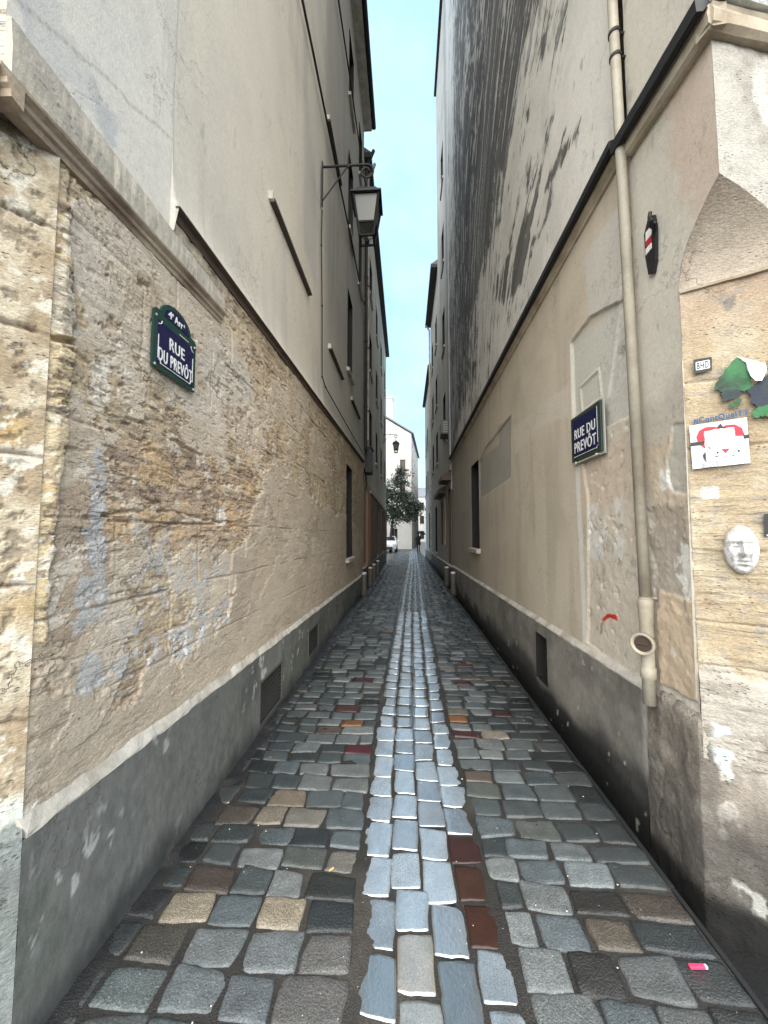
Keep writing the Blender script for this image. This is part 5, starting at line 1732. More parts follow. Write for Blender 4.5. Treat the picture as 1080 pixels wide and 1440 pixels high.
CL = [(-1.3, 35.5, 5.4, 1.25), (-.5, 35.4, 4.3, 1.05), (.35, 35.2, 4.0, .75), (-1.7, 35.8, 4.0, 1.0), (-.9, 35.5, 6.7, .85), (-2.2, 35.9, 5.8, 1.0), (-.2, 35.6, 5.3, .7), (.75, 35.2, 4.3, .45), (-.6, 35.5, 7.5, .45), (-1.2, 35.2, 3.3, .8), (.1, 35.4, 3.4, .5)]
lv = []; lq = []; lc = []
for (cx, cy, cz, cr) in CL:
    sub = [(rr.normal(0, .55, 3), .18 + .2 * rr.random()) for _ in range(int(34 * cr + 8))]
    for off, sr in sub:
        shade = np.array((0.026, 0.04, 0.022)) * (0.6 + 0.9 * rr.random())
        for k in range(26):
            p = np.array((cx, cy, cz)) + off * cr * np.array((1, .9, .8)) + rr.normal(0, sr * .6, 3)
            a = rr.normal(0, 1, 3); a /= np.linalg.norm(a)
            b_ = np.cross(a, rr.normal(0, 1, 3)); b_ /= np.linalg.norm(b_)
            l, wd = .075 + .05 * rr.random(), .035 + .02 * rr.random()
            i0 = len(lv)
            lv += [p - a * l, p + b_ * wd, p + a * l, p - b_ * wd]
            lq.append((i0, i0 + 1, i0 + 2, i0 + 3))
            lc += [shade * (0.85 + .3 * rr.random())] * 4
M_LEAF = surf('tree_leaves', None, rough=0.55, var=0.2, bump=0.0)
np_mesh('crown', np.array(lv), np.array(lq), M_LEAF, TR, True, False, np.array(lc), np.zeros(len(lv)))

# ---- car parked beyond the left row, seen from the front
CR = thing('parked_car', 'small white car parked past the end of the left row of houses', 'car', (-1.92, 33.6, 0))
M_PAINT = surf('white_car_paint', (0.72, 0.74, 0.74), rough=0.25, var=0.05, bump=0.02)
M_GLASS = surf('car_glass', (0.02, 0.025, 0.03), rough=0.05, bump=0.0)
M_TYRE = surf('black_rubber', (0.02, 0.02, 0.02), rough=0.8)
M_LAMP = surf('lamp_glass', (0.55, 0.56, 0.55), rough=0.1, bump=0.0)
sec = [(0.0, .55, .36, .78, .62), (.12, .80, .24, .86, .74), (.9, .86, .22, .97, .80), (1.3, .86, .22, 1.02, .82), (2.0, .87, .22, 1.44, .68), (2.9, .87, .22, 1.48, .68), (3.5, .86, .24, 1.40, .66), (3.85, .82, .30, 1.02, .74), (3.95, .70, .40, .92, .64)]
bm = bmesh.new()
rings = []
for yy, hw, zb, zt, tw in sec:
    zm = min(.92, zt - .04)
    pts = [(-hw * .92, zb), (-hw, zb + .12), (-hw, zm * .9), (-hw * .97, zm), (-tw, zt - .05), (-tw * .85, zt), (tw * .85, zt), (tw, zt - .05), (hw * .97, zm), (hw, zm * .9), (hw, zb + .12), (hw * .92, zb)]
    rings.append([bm.verts.new((x, yy, z)) for x, z in pts])
for i in range(len(rings) - 1):
    for k in range(12):
        bm.faces.new((rings[i][k], rings[i][(k + 1) % 12], rings[i + 1][(k + 1) % 12], rings[i + 1][k]))
bm.faces.new(rings[0]); bm.faces.new(rings[-1])
body = from_bm('body', bm, M_PAINT, CR, False, True)
bm = bmesh.new()
v = [bm.verts.new(p) for p in ((-.70, 1.36, 1.05), (.70, 1.36, 1.05), (.57, 1.95, 1.40), (-.57, 1.95, 1.40))]
bm.faces.new(v)
bmesh.ops.translate(bm, vec=(0, -.025, .03), verts=v)
from_bm('windscreen', bm, M_GLASS, CR)
for sx in (-1, 1):
    bm = bmesh.new()
    v = [bm.verts.new(p) for p in ((sx * .845, 1.55, 1.0), (sx * .845, 3.5, 1.0), (sx * .70, 3.3, 1.36), (sx * .70, 2.05, 1.38))]
    bm.faces.new(v)
    bmesh.ops.translate(bm, vec=(sx * .02, 0, 0), verts=v)
    from_bm('side_window', bm, M_GLASS, CR)
    bm = bmesh.new()
    box(bm, sx * .66 - .14, sx * .66 + .14, -.005 + .02, .12, .60, .74, bevel=.03)
    from_bm('headlight', bm, M_LAMP, CR)
    bm = bmesh.new()
    box(bm, sx * .98 - .09, sx * .98 + .09, 1.45, 1.55, 1.0, 1.12, bevel=.03)
    from_bm('wing_mirror', bm, M_PAINT, CR)
    for yy in (.75, 3.2):
        bm = bmesh.new()
        mt = Matrix.Translation((sx * .78, yy, .30)) @ Matrix.Rotation(math.pi / 2, 4, 'Y')
        lathe(bm, [(.20, -.1), (.28, -.1), (.30, -.07), (.30, .07), (.28, .1), (.20, .1)], 24, mt)
        w = from_bm('wheel', bm, M_TYRE, CR)
        bm = bmesh.new()
        lathe(bm, [(.02, -.108), (.19, -.104), (.19, .104), (.02, .108)], 16, mt)
        from_bm('rim', bm, M_LAMP, w)
bm = bmesh.new()
box(bm, -.5, .5, -.03, .04, .28, .50, bevel=.02)
from_bm('grille', bm, M_TYRE, CR)

# ---- person walking away under an umbrella
PX, PY = 1.05, 38.0
PS = thing('pedestrian', 'person in a long black coat walking away at the far end of the alley', 'person', (PX, PY, -.02))
me = bpy.data.meshes.new('body')
J = [(0, 0, .92), (0, .01, 1.15), (0, .0, 1.40), (0, .0, 1.50), (0, .02, 1.62), (0, .02, 1.74),
     (-.19, 0, 1.41), (-.25, .0, 1.13), (-.24, .12, .90), (.19, 0, 1.41), (.26, .08, 1.16), (.17, .26, 1.30),
     (-.09, 0, .88), (-.10, .10, .50), (-.10, .02, .08), (-.10, .17, .03), (.09, 0, .88), (.10, .02, .48), (.10, -.16, .10), (.10, -.02, .03)]
Rd = [.16, .15, .16, .06, .09, .07, .075, .055, .04, .075, .055, .04, .10, .07, .045, .035, .10, .07, .045, .035]
E = [(0, 1), (1, 2), (2, 3), (3, 4), (4, 5), (2, 6), (6, 7), (7, 8), (2, 9), (9, 10), (10, 11), (0, 12), (12, 13), (13, 14), (14, 15), (0, 16), (16, 17), (17, 18), (18, 19)]
me.from_pydata(J, E, [])
tmp = bpy.data.objects.new('tmp_body', me); COL.objects.link(tmp)
sk = tmp.modifiers.new('skin', 'SKIN'); sk.use_smooth_shade = True
for i, r_ in enumerate(Rd):
    me.skin_vertices[0].data[i].radius = (r_, r_ * .85)
me.skin_vertices[0].data[0].use_root = True
tmp.modifiers.new('sub', 'SUBSURF').levels = 1
dg = bpy.context.evaluated_depsgraph_get()
me2 = bpy.data.meshes.new_from_object(tmp.evaluated_get(dg))
bpy.data.objects.remove(tmp)
me2.materials.clear()
M_COAT = surf('black_wool_coat', (0.012, 0.012, 0.014), rough=0.9, bump=0.2)
link_mesh('body', me2, surf('dark_clothing', (0.018, 0.017, 0.018), rough=0.9, bump=0.1), PS)
bm = bmesh.new()
lathe(bm, [(.10, 1.50), (.19, 1.44), (.21, 1.30), (.185, 1.08), (.20, .90), (.245, .60), (.235, .60), (.19, .9)], 20, Matrix.Diagonal((1.05, .8, 1, 1)))
from_bm('coat', bm, M_COAT, PS, False, True)
bm = bmesh.new()
lathe(bm, [(.02, 1.60), (.092, 1.62), (.105, 1.70), (.08, 1.79), (.01, 1.81)], 14, Matrix.Translation((0, .005, 0)))
from_bm('hair', bm, surf('dark_hair', (0.015, 0.012, 0.010), rough=0.7), PS, False, True)
UB = thing('umbrella', 'open black umbrella tilted in the far pedestrian\'s right hand', 'umbrella', (PX + .17, PY + .26, 1.28))
UB.rotation_euler = (math.radians(4), math.radians(14), 0)
bm = bmesh.new()
R_ = .52; n8 = 8
top = bm.verts.new((0, 0, .74)); rg = []
for j, (f, z) in enumerate(((.35, .70), (.7, .60), (1.0, .45))):
    rg.append([bm.verts.new((R_ * f * (1 if k % 2 == 0 else .93) * math.cos(math.pi * k / n8), R_ * f * (1 if k % 2 == 0 else .93) * math.sin(math.pi * k / n8), z + (.02 if (k % 2 and j == 2) else 0))) for k in range(16)])
for k in range(16):
    bm.faces.new((top, rg[0][k], rg[0][(k + 1) % 16]))
    for j in (0, 1):
        bm.faces.new((rg[j][k], rg[j + 1][k], rg[j + 1][(k + 1) % 16], rg[j][(k + 1) % 16]))
r = bmesh.ops.extrude_face_region(bm, geom=list(bm.faces))
bmesh.ops.translate(bm, vec=(0, 0, -.006), verts=[e for e in r['geom'] if isinstance(e, bmesh.types.BMVert)])
from_bm('canopy', bm, M_COAT, UB)
bm = bmesh.new()
tube(bm, [(0, 0, -.12), (0, 0, .80)], .008, 6)
from_bm('shaft', bm, M_IRON, UB)
bm = bmesh.new()
tube(bm, [(0, 0, -.02), (0, 0, -.14), (.03, 0, -.18), (.06, 0, -.15)], .014, 8)
from_bm('handle', bm, M_DWOOD, UB)
for k in range(8):
    a = math.pi * 2 * k / 8
    bm = bmesh.new()
    tube(bm, [(0, 0, .725), (R_ * .7 * math.cos(a), R_ * .7 * math.sin(a), .585), (R_ * math.cos(a), R_ * math.sin(a), .438)], .004, 5)
    from_bm('rib', bm, M_IRON, UB)

# ================================================================ STREET FURNITURE


def text_mesh(body, w, h, bold=0.0, depth=0.002):
    """words as a flat solid, fitted to a w by h box centred on the origin"""
    cu = bpy.data.curves.new('t', 'FONT')
    cu.body = body; cu.space_character = 1.12; cu.align_x = 'CENTER'; cu.offset = bold; cu.extrude = 0.02; cu.resolution_u = 4
    o = bpy.data.objects.new('t', cu); COL.objects.link(o)
    dg = bpy.context.evaluated_depsgraph_get()
    me = bpy.data.meshes.new_from_object(o.evaluated_get(dg))
    bpy.data.objects.remove(o); bpy.data.curves.remove(cu)
    co = np.empty(len(me.vertices) * 3); me.vertices.foreach_get('co', co); co = co.reshape(-1, 3)
    mn, mx_ = co.min(0), co.max(0)
    co[:, 0] = (co[:, 0] - (mn[0] + mx_[0]) / 2) / (mx_[0] - mn[0]) * w
    co[:, 1] = (co[:, 1] - (mn[1] + mx_[1]) / 2) / (mx_[1] - mn[1]) * h
    co[:, 2] = (co[:, 2] - mn[2]) / (mx_[2] - mn[2]) * depth
    me.vertices.foreach_set('co', co.ravel().astype(np.float32)); me.update()
    me.materials.clear()
    return me


def words(parent, body, x, y, w, h, z, mat=None, bold=0.02, name='lettering'):
    o = link_mesh(name, text_mesh(body, w, h, bold), mat or M_WHITE, parent)
    o.location = (x, y, z)
    return o


def strip_box(bm, x0, x1, y0, y1, z0, z1):
    box(bm, x0, x1, y0, y1, z0, z1)


# -- left street plate
p = [LP.uv(*q_, .02) for q_ in ((209, 512), (270, 551), (274, 490), (217, 430))]
cx = sum(a for a, _ in p) / 4; cz = sum(b for _, b in p) / 4
W = (p[1][0] - p[0][0] + p[2][0] - p[3][0]) / 2
H = (p[3][1] - p[0][1] + p[2][1] - p[1][1]) / 2
SL = thing('street_sign', 'blue enamel RUE DU PREVÔT plate with arched district crest on the left wall', 'street sign', mat=LP.frame(cx, cz, .018), group='enamel street name plates')
hw, hh = W / 2, H / 2
crest = [(hw, hh), (hw * .93, hh + .012)] + [(hw * (0.72 * math.cos(a)) * (1 if True else 1), hh + .01 + H * .30 * math.sin(a)) for a in np.linspace(0.06, math.pi - .06, 17)] + [(-hw * .93, hh + .012), (-hw, hh)]
outl = [(-hw, -hh), (hw, -hh)] + crest
bm = bmesh.new(); prism(bm, outl, 0, .012); from_bm('plate', bm, M_GREEN, SL)
bm = bmesh.new(); prism(bm, [(-hw * .86, -hh * .82), (hw * .86, -hh * .82), (hw * .86, hh * .72), (-hw * .86, hh * .72)], .012, .0145); from_bm('blue_field', bm, M_ENAMEL, SL)
bm = bmesh.new(); prism(bm, [(hw * .60 * math.cos(a), hh * 1.03 + H * .245 * math.sin(a)) for a in np.linspace(0, math.pi, 17)], .012, .0145); from_bm('blue_field', bm, M_ENAMEL, SL)
words(SL, "4e Arrt" if False else "4", -hw * .36, hh + H * .115, W * .075, H * .14, .0145)
words(SL, "e", -hw * .25, hh + H * .15, W * .035, H * .05, .0145)
words(SL, "Arr", hw * .05, hh + H * .115, W * .20, H * .14, .0145)
words(SL, "t", hw * .32, hh + H * .145, W * .025, H * .06, .0145)
words(SL, "RUE", hw * .02, hh * .16, W * .36, H * .22, .0145, bold=.012)
words(SL, "DU PREVÔT", 0, -hh * .40, W * .80, H * .29, .0145, bold=.012)
bm = bmesh.new()
e = .0035
for x0, x1, y0, y1 in ((-hw * .70, hw * .72, -hh * .80, -hh * .80 + e), (hw * .83 - e, hw * .83, -hh * .66, hh * .30), (hw * .1, hw * .55, hh * .80, hh * .80 + e), (-hw * .83, -hw * .83 + e, -hh * .62, hh * .2)):
    box(bm, x0, x1, y0, y1, .0145, .0165)
for sx, sy in ((1, -1), (-1, -1), (1, 1), (-1, 1)):
    yy = hh * .74 if sy > 0 else hh * .80
    cxx, cyy = sx * hw * .84, sy * yy
    pts = [(cxx + .024 * math.cos(a), cyy + .024 * math.sin(a), .016) for a in np.linspace(math.atan2(-sy, -sx) - .8, math.atan2(-sy, -sx) + .8, 8)]
    tube(bm, pts, .002, 5)
from_bm('white_border', bm, M_WHITE, SL)
bm = bmesh.new()
for sx, sy in ((1, -1), (-1, -1), (1, .9), (-1, .9)):
    lathe(bm, [(.007, .012), (.006, .016), (.002, .018)], 8, Matrix.Translation((sx * hw * .92, sy * hh * .91, 0)))
from_bm('screw', bm, M_CAP, SL)

# -- right street plate
p = [RP.uv(*q_, .03) for q_ in ((806, 651), (846, 634), (846, 562), (803, 590))]
cx = sum(a for a, _ in p) / 4; cz = sum(b for _, b in p) / 4
W = abs(p[1][0] - p[0][0] + p[2][0] - p[3][0]) / 2
H = (p[3][1] - p[0][1] + p[2][1] - p[1][1]) / 2
SR = thing('street_sign', 'squarish blue RUE DU PREVÔT plate on the right wall beside the cream drainpipe', 'street sign', mat=RP.frame(cx, cz, .012), group='enamel street name plates')
hw, hh = W / 2, H / 2
bm = bmesh.new(); box(bm, -hw - .012, hw + .016, -hh - .02, hh - .0, 0, .008); from_bm('backing', bm, surf('grey_backing_plate', (0.42, 0.42, 0.40), rough=0.5, var=.2), SR)
bm = bmesh.new(); box(bm, -hw, hw, -hh, hh, .0085, .024, bevel=.003); from_bm('plate', bm, surf('green_frame_enamel', (0.025, 0.045, 0.03), rough=0.3, var=.3), SR)
bm = bmesh.new(); box(bm, -hw * .86, hw * .86, -hh * .84, hh * .84, .0245, .027); from_bm('blue_field', bm, M_ENAMEL, SR)
words(SR, "RUE DU", 0, hh * .17, W * .70, H * .21, .0272, bold=.008)
words(SR, "PREVÔT", 0, -hh * .36, W * .73, H * .29, .0272, bold=.008)
bm = bmesh.new()
box(bm, hw * .82, hw * .82 + .004, -hh * .62, hh * .82, .0272, .029)
box(bm, -hw * .8, hw * .7, -hh * .82, -hh * .82 + .004, .0272, .029)
tube(bm, [(hw * .85 + .022 * math.cos(a), -hh * .84 + .022 * math.sin(a), .028) for a in np.linspace(1.5, 3.2, 8)], .002, 5)
from_bm('white_border', bm, M_WHITE, SR)
bm = bmesh.new()
box(bm, -hw * .8, hw * .8, -hh - .016, -hh - .008, .008, .022)
for sx in (-.7, .7):
    lathe(bm, [(.010, .02), (.010, .03), (.003, .033)], 10, Matrix.Translation((sx * hw, -hh - .012, 0)))
from_bm('bracket', bm, M_CAP, SR)


# -- wrought iron lanterns


def lantern(label, mat, L=0.70, S_=1.0, lit=None):
    """x points out from the wall, z up; the wall is at x=0"""
    t = thing('street_lamp', label, 'street lamp', mat=mat, group='wall lanterns on the left side')
    bm = bmesh.new()
    pts = [(0, 0, 0), (L * .88, 0, 0)]
    c, r0 = (L * .88, -.10), .10
    for k in range(1, 30):
        a = math.pi / 2 - k * .27
        r_ = r0 * (1 - .021 * k)
        pts.append((c[0] + r_ * math.cos(a), 0, c[1] + r_ * math.sin(a)))
    tube(bm, pts, .014, 8)
    tube(bm, [(L * .52, 0, .0), (.01, 0, -.46)], .009, 6)
    tube(bm, [(L * .52, 0, -.03), (L * .52, 0, .10), (L * .52, 0, .16)], [.014, .008, .002], 6)
    box(bm, -.002, .012, -.025, .025, -.52, .06)
    from_bm('bracket', bm, M_IRON, t)
    X = L * .90
    bm = bmesh.new()
    tube(bm, [(X - .02, 0, -.19), (X, 0, -.26), (X, 0, -.37)], [.012, .012, .014], 8)
    from_bm('hanger', bm, M_IRON, t)
    sq = lambda h, z: [(X - h, -h, z), (X + h, -h, z), (X + h, h, z), (X - h, h, z)]

    def frus(bm, a, b_):
        A = [bm.verts.new(p_) for p_ in a]; B = [bm.verts.new(p_) for p_ in b_]
        bm.faces.new(A); bm.faces.new(B)
        for i in range(4):
            bm.faces.new((A[i], A[(i + 1) % 4], B[(i + 1) % 4], B[i]))
    bm = bmesh.new()
    frus(bm, sq(.19, -.53), sq(.185, -.505)); frus(bm, sq(.165, -.504), sq(.115, -.415)); frus(bm, sq(.07, -.414), sq(.055, -.365))
    from_bm('roof', bm, M_IRON, t)
    z0, z1, h0, h1 = -.53, -1.02, .155, .085
    hz = lambda z: h0 + (h1 - h0) * (z - z0) / (z1 - z0)
    bm = bmesh.new()
    for sx, sy in ((1, 1), (1, -1), (-1, 1), (-1, -1)):
        tube(bm, [(X + sx * h0, sy * h0, z0), (X + sx * h1, sy * h1, z1)], .017, 6)
        a_ = hz(-.86)
        if sx == sy or True:
            tube(bm, [(X + sx * a_, sy * a_, -.86), (X + sx * .02, sy * .55 * h1, -.98), (X, sy * h1 * .6, -1.01)], .005, 5)
    for z in (-.86, -1.015):
        a_ = hz(z)
        for i in range(4):
            q0 = sq(a_, z)[i]; q1 = sq(a_, z)[(i + 1) % 4]
            tube(bm, [q0, q1], .014, 6)
    lathe(bm, [(.028, -1.05), (.03, -1.03), (.02, -1.0)], 10, Matrix.Translation((X, 0, 0)))
    from_bm('frame', bm, M_IRON, t)
    bm = bmesh.new()
    frus(bm, [(x, y, z0 - .005) for x, y, z in sq(h0 - .008, 0)], [(x, y, -.855) for x, y, z in sq(hz(-.86) - .008, 0)])
    from_bm('pane', bm, M_FROST, t)
    return t


M_FROST, nt, b = new_mat('frosted_glass')
b.inputs['Base Color'].default_value = (0.17, 0.18, 0.16, 1)
b.inputs['Roughness'].default_value = 0.35
b.inputs['Transmission Weight'].default_value = 0.25
nn = N(nt, 'ShaderNodeTexNoise', Scale=14.0, Detail=4.0)
cr = N(nt, 'ShaderNodeMapRange'); cr.inputs['To Min'].default_value = 0.25; cr.inputs['To Max'].default_value = 0.5
nt.links.new(nn.outputs['Fac'], cr.inputs['Value']); nt.links.new(cr.outputs['Result'], b.inputs['Roughness'])


def lamp_frame(P, s, z):
    n = Vector((P.n.x, P.n.y, 0)); up = Vector((0, 0, 1))
    m = Matrix((n, up.cross(n), up)).transposed().to_4x4()
    m.translation = P.pt(s, z, .026)
    return m


s_, z_ = LP.uv(453, 235, .026)
LAMP1 = lantern('large black iron lantern hanging from a scrolled bracket high on the near left wall', lamp_frame(LP, s_, z_) @ Matrix.Scale(1.13, 4), L=0.65)
s2_, z2_ = LP.uv(541, 609, .0)
LAMP2 = lantern('small distant lantern on the left row, in front of the white gable', lamp_frame(LP, 20.0, CAM_H + 20.0 * (752 - 609) / 520), L=0.78)

# -- lamp cable and two dark lines on the left wall
pts = [LP.uv(*q_, .034) for q_ in ((453, 296), (452, 345), (453, 430), (453, 530), (458, 545), (490, 602), (512, 640))]
bm = bmesh.new()
tube(bm, [LP.pt(s, z, .034) for s, z in pts], .009, 6)
for k in range(1, len(pts) - 1):
    s, z = pts[k]
    box(bm, *(lambda c: (c.x - .012, c.x + .012, c.y - .012, c.y + .012, c.z - .008, c.z + .008))(LP.pt(s, z, .034)))
tag(from_bm('lamp_cable', bm, M_CABLE), 'thin dark cable running down the left wall from the large lantern', 'cable')
for (a_, b2, lab) in (((425, 0), (506, 398), 'lower of the two thin dark lines running along the upper left wall'), ((476, 0), (515, 270), 'upper of the two thin dark lines running along the upper left wall')):
    a = LP.uv(*a_, .04); b_ = LP.uv(*b2, .04)
    k = (b_[1] - a[1]) / (b_[0] - a[0])
    bm = bmesh.new()
    s0 = S_L0 + .3
    n_ = 24
    tube(bm, [LP.pt(s0 + (10.4 - s0) * i / n_, a[1] + k * (s0 + (10.4 - s0) * i / n_ - a[0]) - .02 * math.sin(math.pi * (i * 3 % n_) / n_), .043) for i in range(n_ + 1)], .016, 6)
    tag(from_bm('wall_line', bm, M_CABLE), lab, 'cable', 'dark lines along the upper left wall')

# -- cream downpipe between the right-hand houses
DP = thing('drainpipe', 'cream drainpipe with round access cap on the near right wall', 'drainpipe', (RP.pt(S_P, 0, .06).x, RP.pt(S_P, 0, .06).y, 0.6))
PO = .062
bm = bmesh.new()
zt_, zb_ = 18.5, 0.70
S_B = S_P - .075
tube(bm, [RP.pt(S_P, zt_, PO), RP.pt(S_P, 5, PO), RP.pt(S_B, 1.22, PO)], .029, 18)
from_bm('pipe', bm, M_PIPE, DP, True, True)
bm = bmesh.new()
c = RP.pt(S_B, 0, PO)
lathe(bm, [(.032, .66), (.032, .80), (.039, .805), (.039, .86), (.033, .865), (.034, 1.10), (.036, 1.125), (.039, 1.20), (.039, 1.23), (.031, 1.24)], 24, Matrix.Translation((c.x, c.y, 0)))
from_bm('lower_pipe', bm, M_PIPE, DP, True, True)
s_a, z_a = RP.uv(906, 893, PO + .05)
dirv = Vector((-.75, -.66, 0)).normalized()
mt = dirv.to_track_quat('Z', 'Y').to_matrix().to_4x4(); mt.translation = Vector((c.x, c.y, 1.0))
bm = bmesh.new()
lathe(bm, [(.046, 0.0), (.046, .045), (.058, .048), (.060, .08), (.055, .084), (.046, .080), (.043, .066), (.02, .063)], 28, mt)
cap = from_bm('access_cap', bm, M_PIPE, DP, True, True)
bm = bmesh.new()
lathe(bm, [(.041, .0675), (.041, .0705), (.012, .0715)], 24, mt)
tube(bm, [mt @ Vector((-.028, 0, .073)), mt @ Vector((.028, 0, .073))], .005, 6)
from_bm('cap_plug', bm, M_PIPED, cap)
for z in (1.24, 4.2 + .45, 4.2 + .62, 9.0, 13.0):
    bm = bmesh.new()
    sk_ = S_P if z > 4.9 else S_P + (S_B - S_P) * (5 - z) / 3.78
    c2 = RP.pt(sk_, z, PO)
    lathe(bm, [(.030, -.010), (.035, -.010), (.035, .010), (.030, .010)], 20, Matrix.Translation(c2))
    tube(bm, [RP.pt(sk_, z, 0), RP.pt(sk_, z, PO - .03)], .010, 6)
    from_bm('pipe_clip', bm, M_PIPE if z < 1.5 else M_CABLE, DP, True)

# -- little lantern-shaped ornament on the right wall
s_, z_ = RP.uv(917, 342, .02)
OR = thing('lantern_ornament', 'small flat black lantern-shaped ornament with red and white inset on the right wall', 'ornament', mat=RP.frame(s_, z_, .004))
u_ = lambda px, py: tuple(Vector((-(RP.uv(px, py, .01)[0] - s_), RP.uv(px, py, .01)[1] - z_)))
pl = [u_(*q_) for q_ in ((908, 330), (914, 305), (921, 302), (924, 318), (924, 365), (921, 384), (914, 386), (910, 362))]
bm = bmesh.new(); prism(bm, pl, 0, .016); from_bm('plaque', bm, M_IRON, OR)
for name, px, mt in (('white_glass', ((911, 327), (919, 317), (919, 330), (911, 340)), M_WHITE), ('red_glass', ((911, 340), (919, 330), (919, 341), (914, 347), (911, 346)), surf('red_glass', (0.45, 0.01, 0.02), rough=.3)), ('white_glass', ((911, 350), (919, 341), (919, 349), (911, 359)), M_WHITE)):
    bm = bmesh.new(); prism(bm, [u_(*q_) for q_ in px], .016, .019); from_bm(name, bm, mt, OR)
bm = bmesh.new()
tube(bm, [(*u_(922, 322), .012), (*u_(928, 318), .05), (*u_(931, 310), .06), (*u_(926, 305), .055), (*u_(926, 298), .05)], .010, 7)
tube(bm, [(*u_(922, 328), .012), (*u_(930, 312), .04)], .010, 7)
from_bm('hook', bm, M_IRON, OR)


# -- paper and plaster things stuck on the splayed wall
def cpl(px, py, o=.02):
    return CP.uv(px, py, o)


def on_cp(name, label, cat, px, py, off=.014, group=None):
    s, z = cpl(px, py, off)
    return thing(name, label, cat, mat=CP.frame(s, z, off), group=group), s, z


_test = CP.frame(0, 0)
FLIP = 1 if (Vector((_test[0][0], _test[1][0])).dot(CP.d) > 0) else -1


def loc(s0, z0, px, py, off=.014):
    s, z = cpl(px, py, off)
    return (FLIP * (s - s0), z - z0)


T_, s0, z0 = on_cp('street_sticker', 'small black sticker with white blocky letters, above the torn green poster', 'sticker', 988, 514, .016)
L_ = lambda px, py: loc(s0, z0, px, py, .016)
pl = [L_(*q_) for q_ in ((975, 506), (1001, 502), (1001, 521), (976, 526))]
bm = bmesh.new(); prism(bm, pl, 0, .002); from_bm('paper', bm, surf('black_sticker', (0.005, 0.005, 0.008), rough=.5, var=.1), T_)
cx_ = sum(p_[0] for p_ in pl) / 4; cy_ = sum(p_[1] for p_ in pl) / 4
ww = (pl[1][0] - pl[0][0]); hh_ = (pl[0][1] - pl[3][1] + pl[1][1] - pl[2][1]) / 2
bm = bmesh.new()
ro = [(cx_ + ww * .38 * sx, cy_ + hh_ * .30 * sy) for sx, sy in ((-1, -.8), (-.92, -1), (.92, -1), (1, -.8), (1, .8), (.92, 1), (-.92, 1), (-1, .8))]
prism(bm, ro, .002, .0032); from_bm('white_panel', bm, M_WHITE, T_)
words(T_, "BHD", cx_, cy_, ww * .64, hh_ * .48, .0032, surf('black_ink', (0.005, 0.005, 0.008), rough=.5), bold=.01)

T_, s0, z0 = on_cp('torn_poster', 'torn green and navy paper poster with a curling white flap', 'poster', 1050, 540, .016)
M_PG = surf('green_paper', (0.02, 0.135, 0.04), rough=.6, var=.5, vscale=14, fine=40, finevar=.4, bump=.5, tint=(0.006, 0.02, 0.013))
M_PN = surf('navy_paper', (0.009, 0.014, 0.036), rough=.6, var=.5, vscale=14, fine=40, bump=.5, tint=(0.008, 0.03, 0.022))
L_ = lambda px, py: loc(s0, z0, px, py, .016)


def paper(name, px, z, mat, parent, jag=.004, n=6):
    pts = [Vector(L_(*q_)) for q_ in px]
    out_ = []
    for i in range(len(pts)):
        a, b_ = pts[i], pts[(i + 1) % len(pts)]
        for k in range(n):
            p_ = a.lerp(b_, k / n)
            out_.append((p_.x + random.uniform(-jag, jag), p_.y + random.uniform(-jag, jag)))
    bm = bmesh.new(); prism(bm, out_, z, z + .0012)
    return from_bm(name, bm, mat, parent)


paper('green_paper', ((1004, 547), (1012, 530), (1028, 510), (1036, 503), (1050, 512), (1056, 535), (1064, 548), (1050, 550), (1030, 549), (1018, 552)), .0, M_PG, T_)
paper('navy_paper', ((1014, 555), (1020, 549), (1040, 548), (1043, 556), (1036, 560), (1018, 566)), .0014, M_PN, T_)
paper('green_paper', ((1022, 572), (1030, 566), (1040, 560), (1043, 562), (1041, 570), (1032, 574)), .0014, M_PG, T_)
paper('navy_paper', ((1050, 549), (1064, 540), (1085, 520), (1110, 540), (1110, 575), (1070, 578), (1056, 565), (1055, 555)), .0028, M_PN, T_)
paper('green_paper', ((1058, 580), (1068, 572), (1080, 570), (1110, 572), (1110, 590), (1075, 585), (1060, 588)), .0042, M_PG, T_)
M_FLAP = surf('white_paper', (0.62, 0.635, 0.66), rough=.6, var=.06, bump=.15)
pts = [Vector(L_(*q_)) for q_ in ((1037, 502), (1076, 512), (1077, 523), (1069, 538), (1060, 538), (1054, 530), (1050, 520), (1049, 511))]
bm = bmesh.new()
vs = [bm.verts.new((p_.x, p_.y, .006 + .02 * max(0, (i in (3, 4)) + .5 * (i in (2, 5))))) for i, p_ in enumerate(pts)]
bm.faces.new(vs)
r = bmesh.ops.extrude_face_region(bm, geom=list(bm.faces))
bmesh.ops.translate(bm, vec=(0, 0, .001), verts=[e for e in r['geom'] if isinstance(e, bmesh.types.BMVert)])
from_bm('white_flap', bm, M_FLAP, T_)

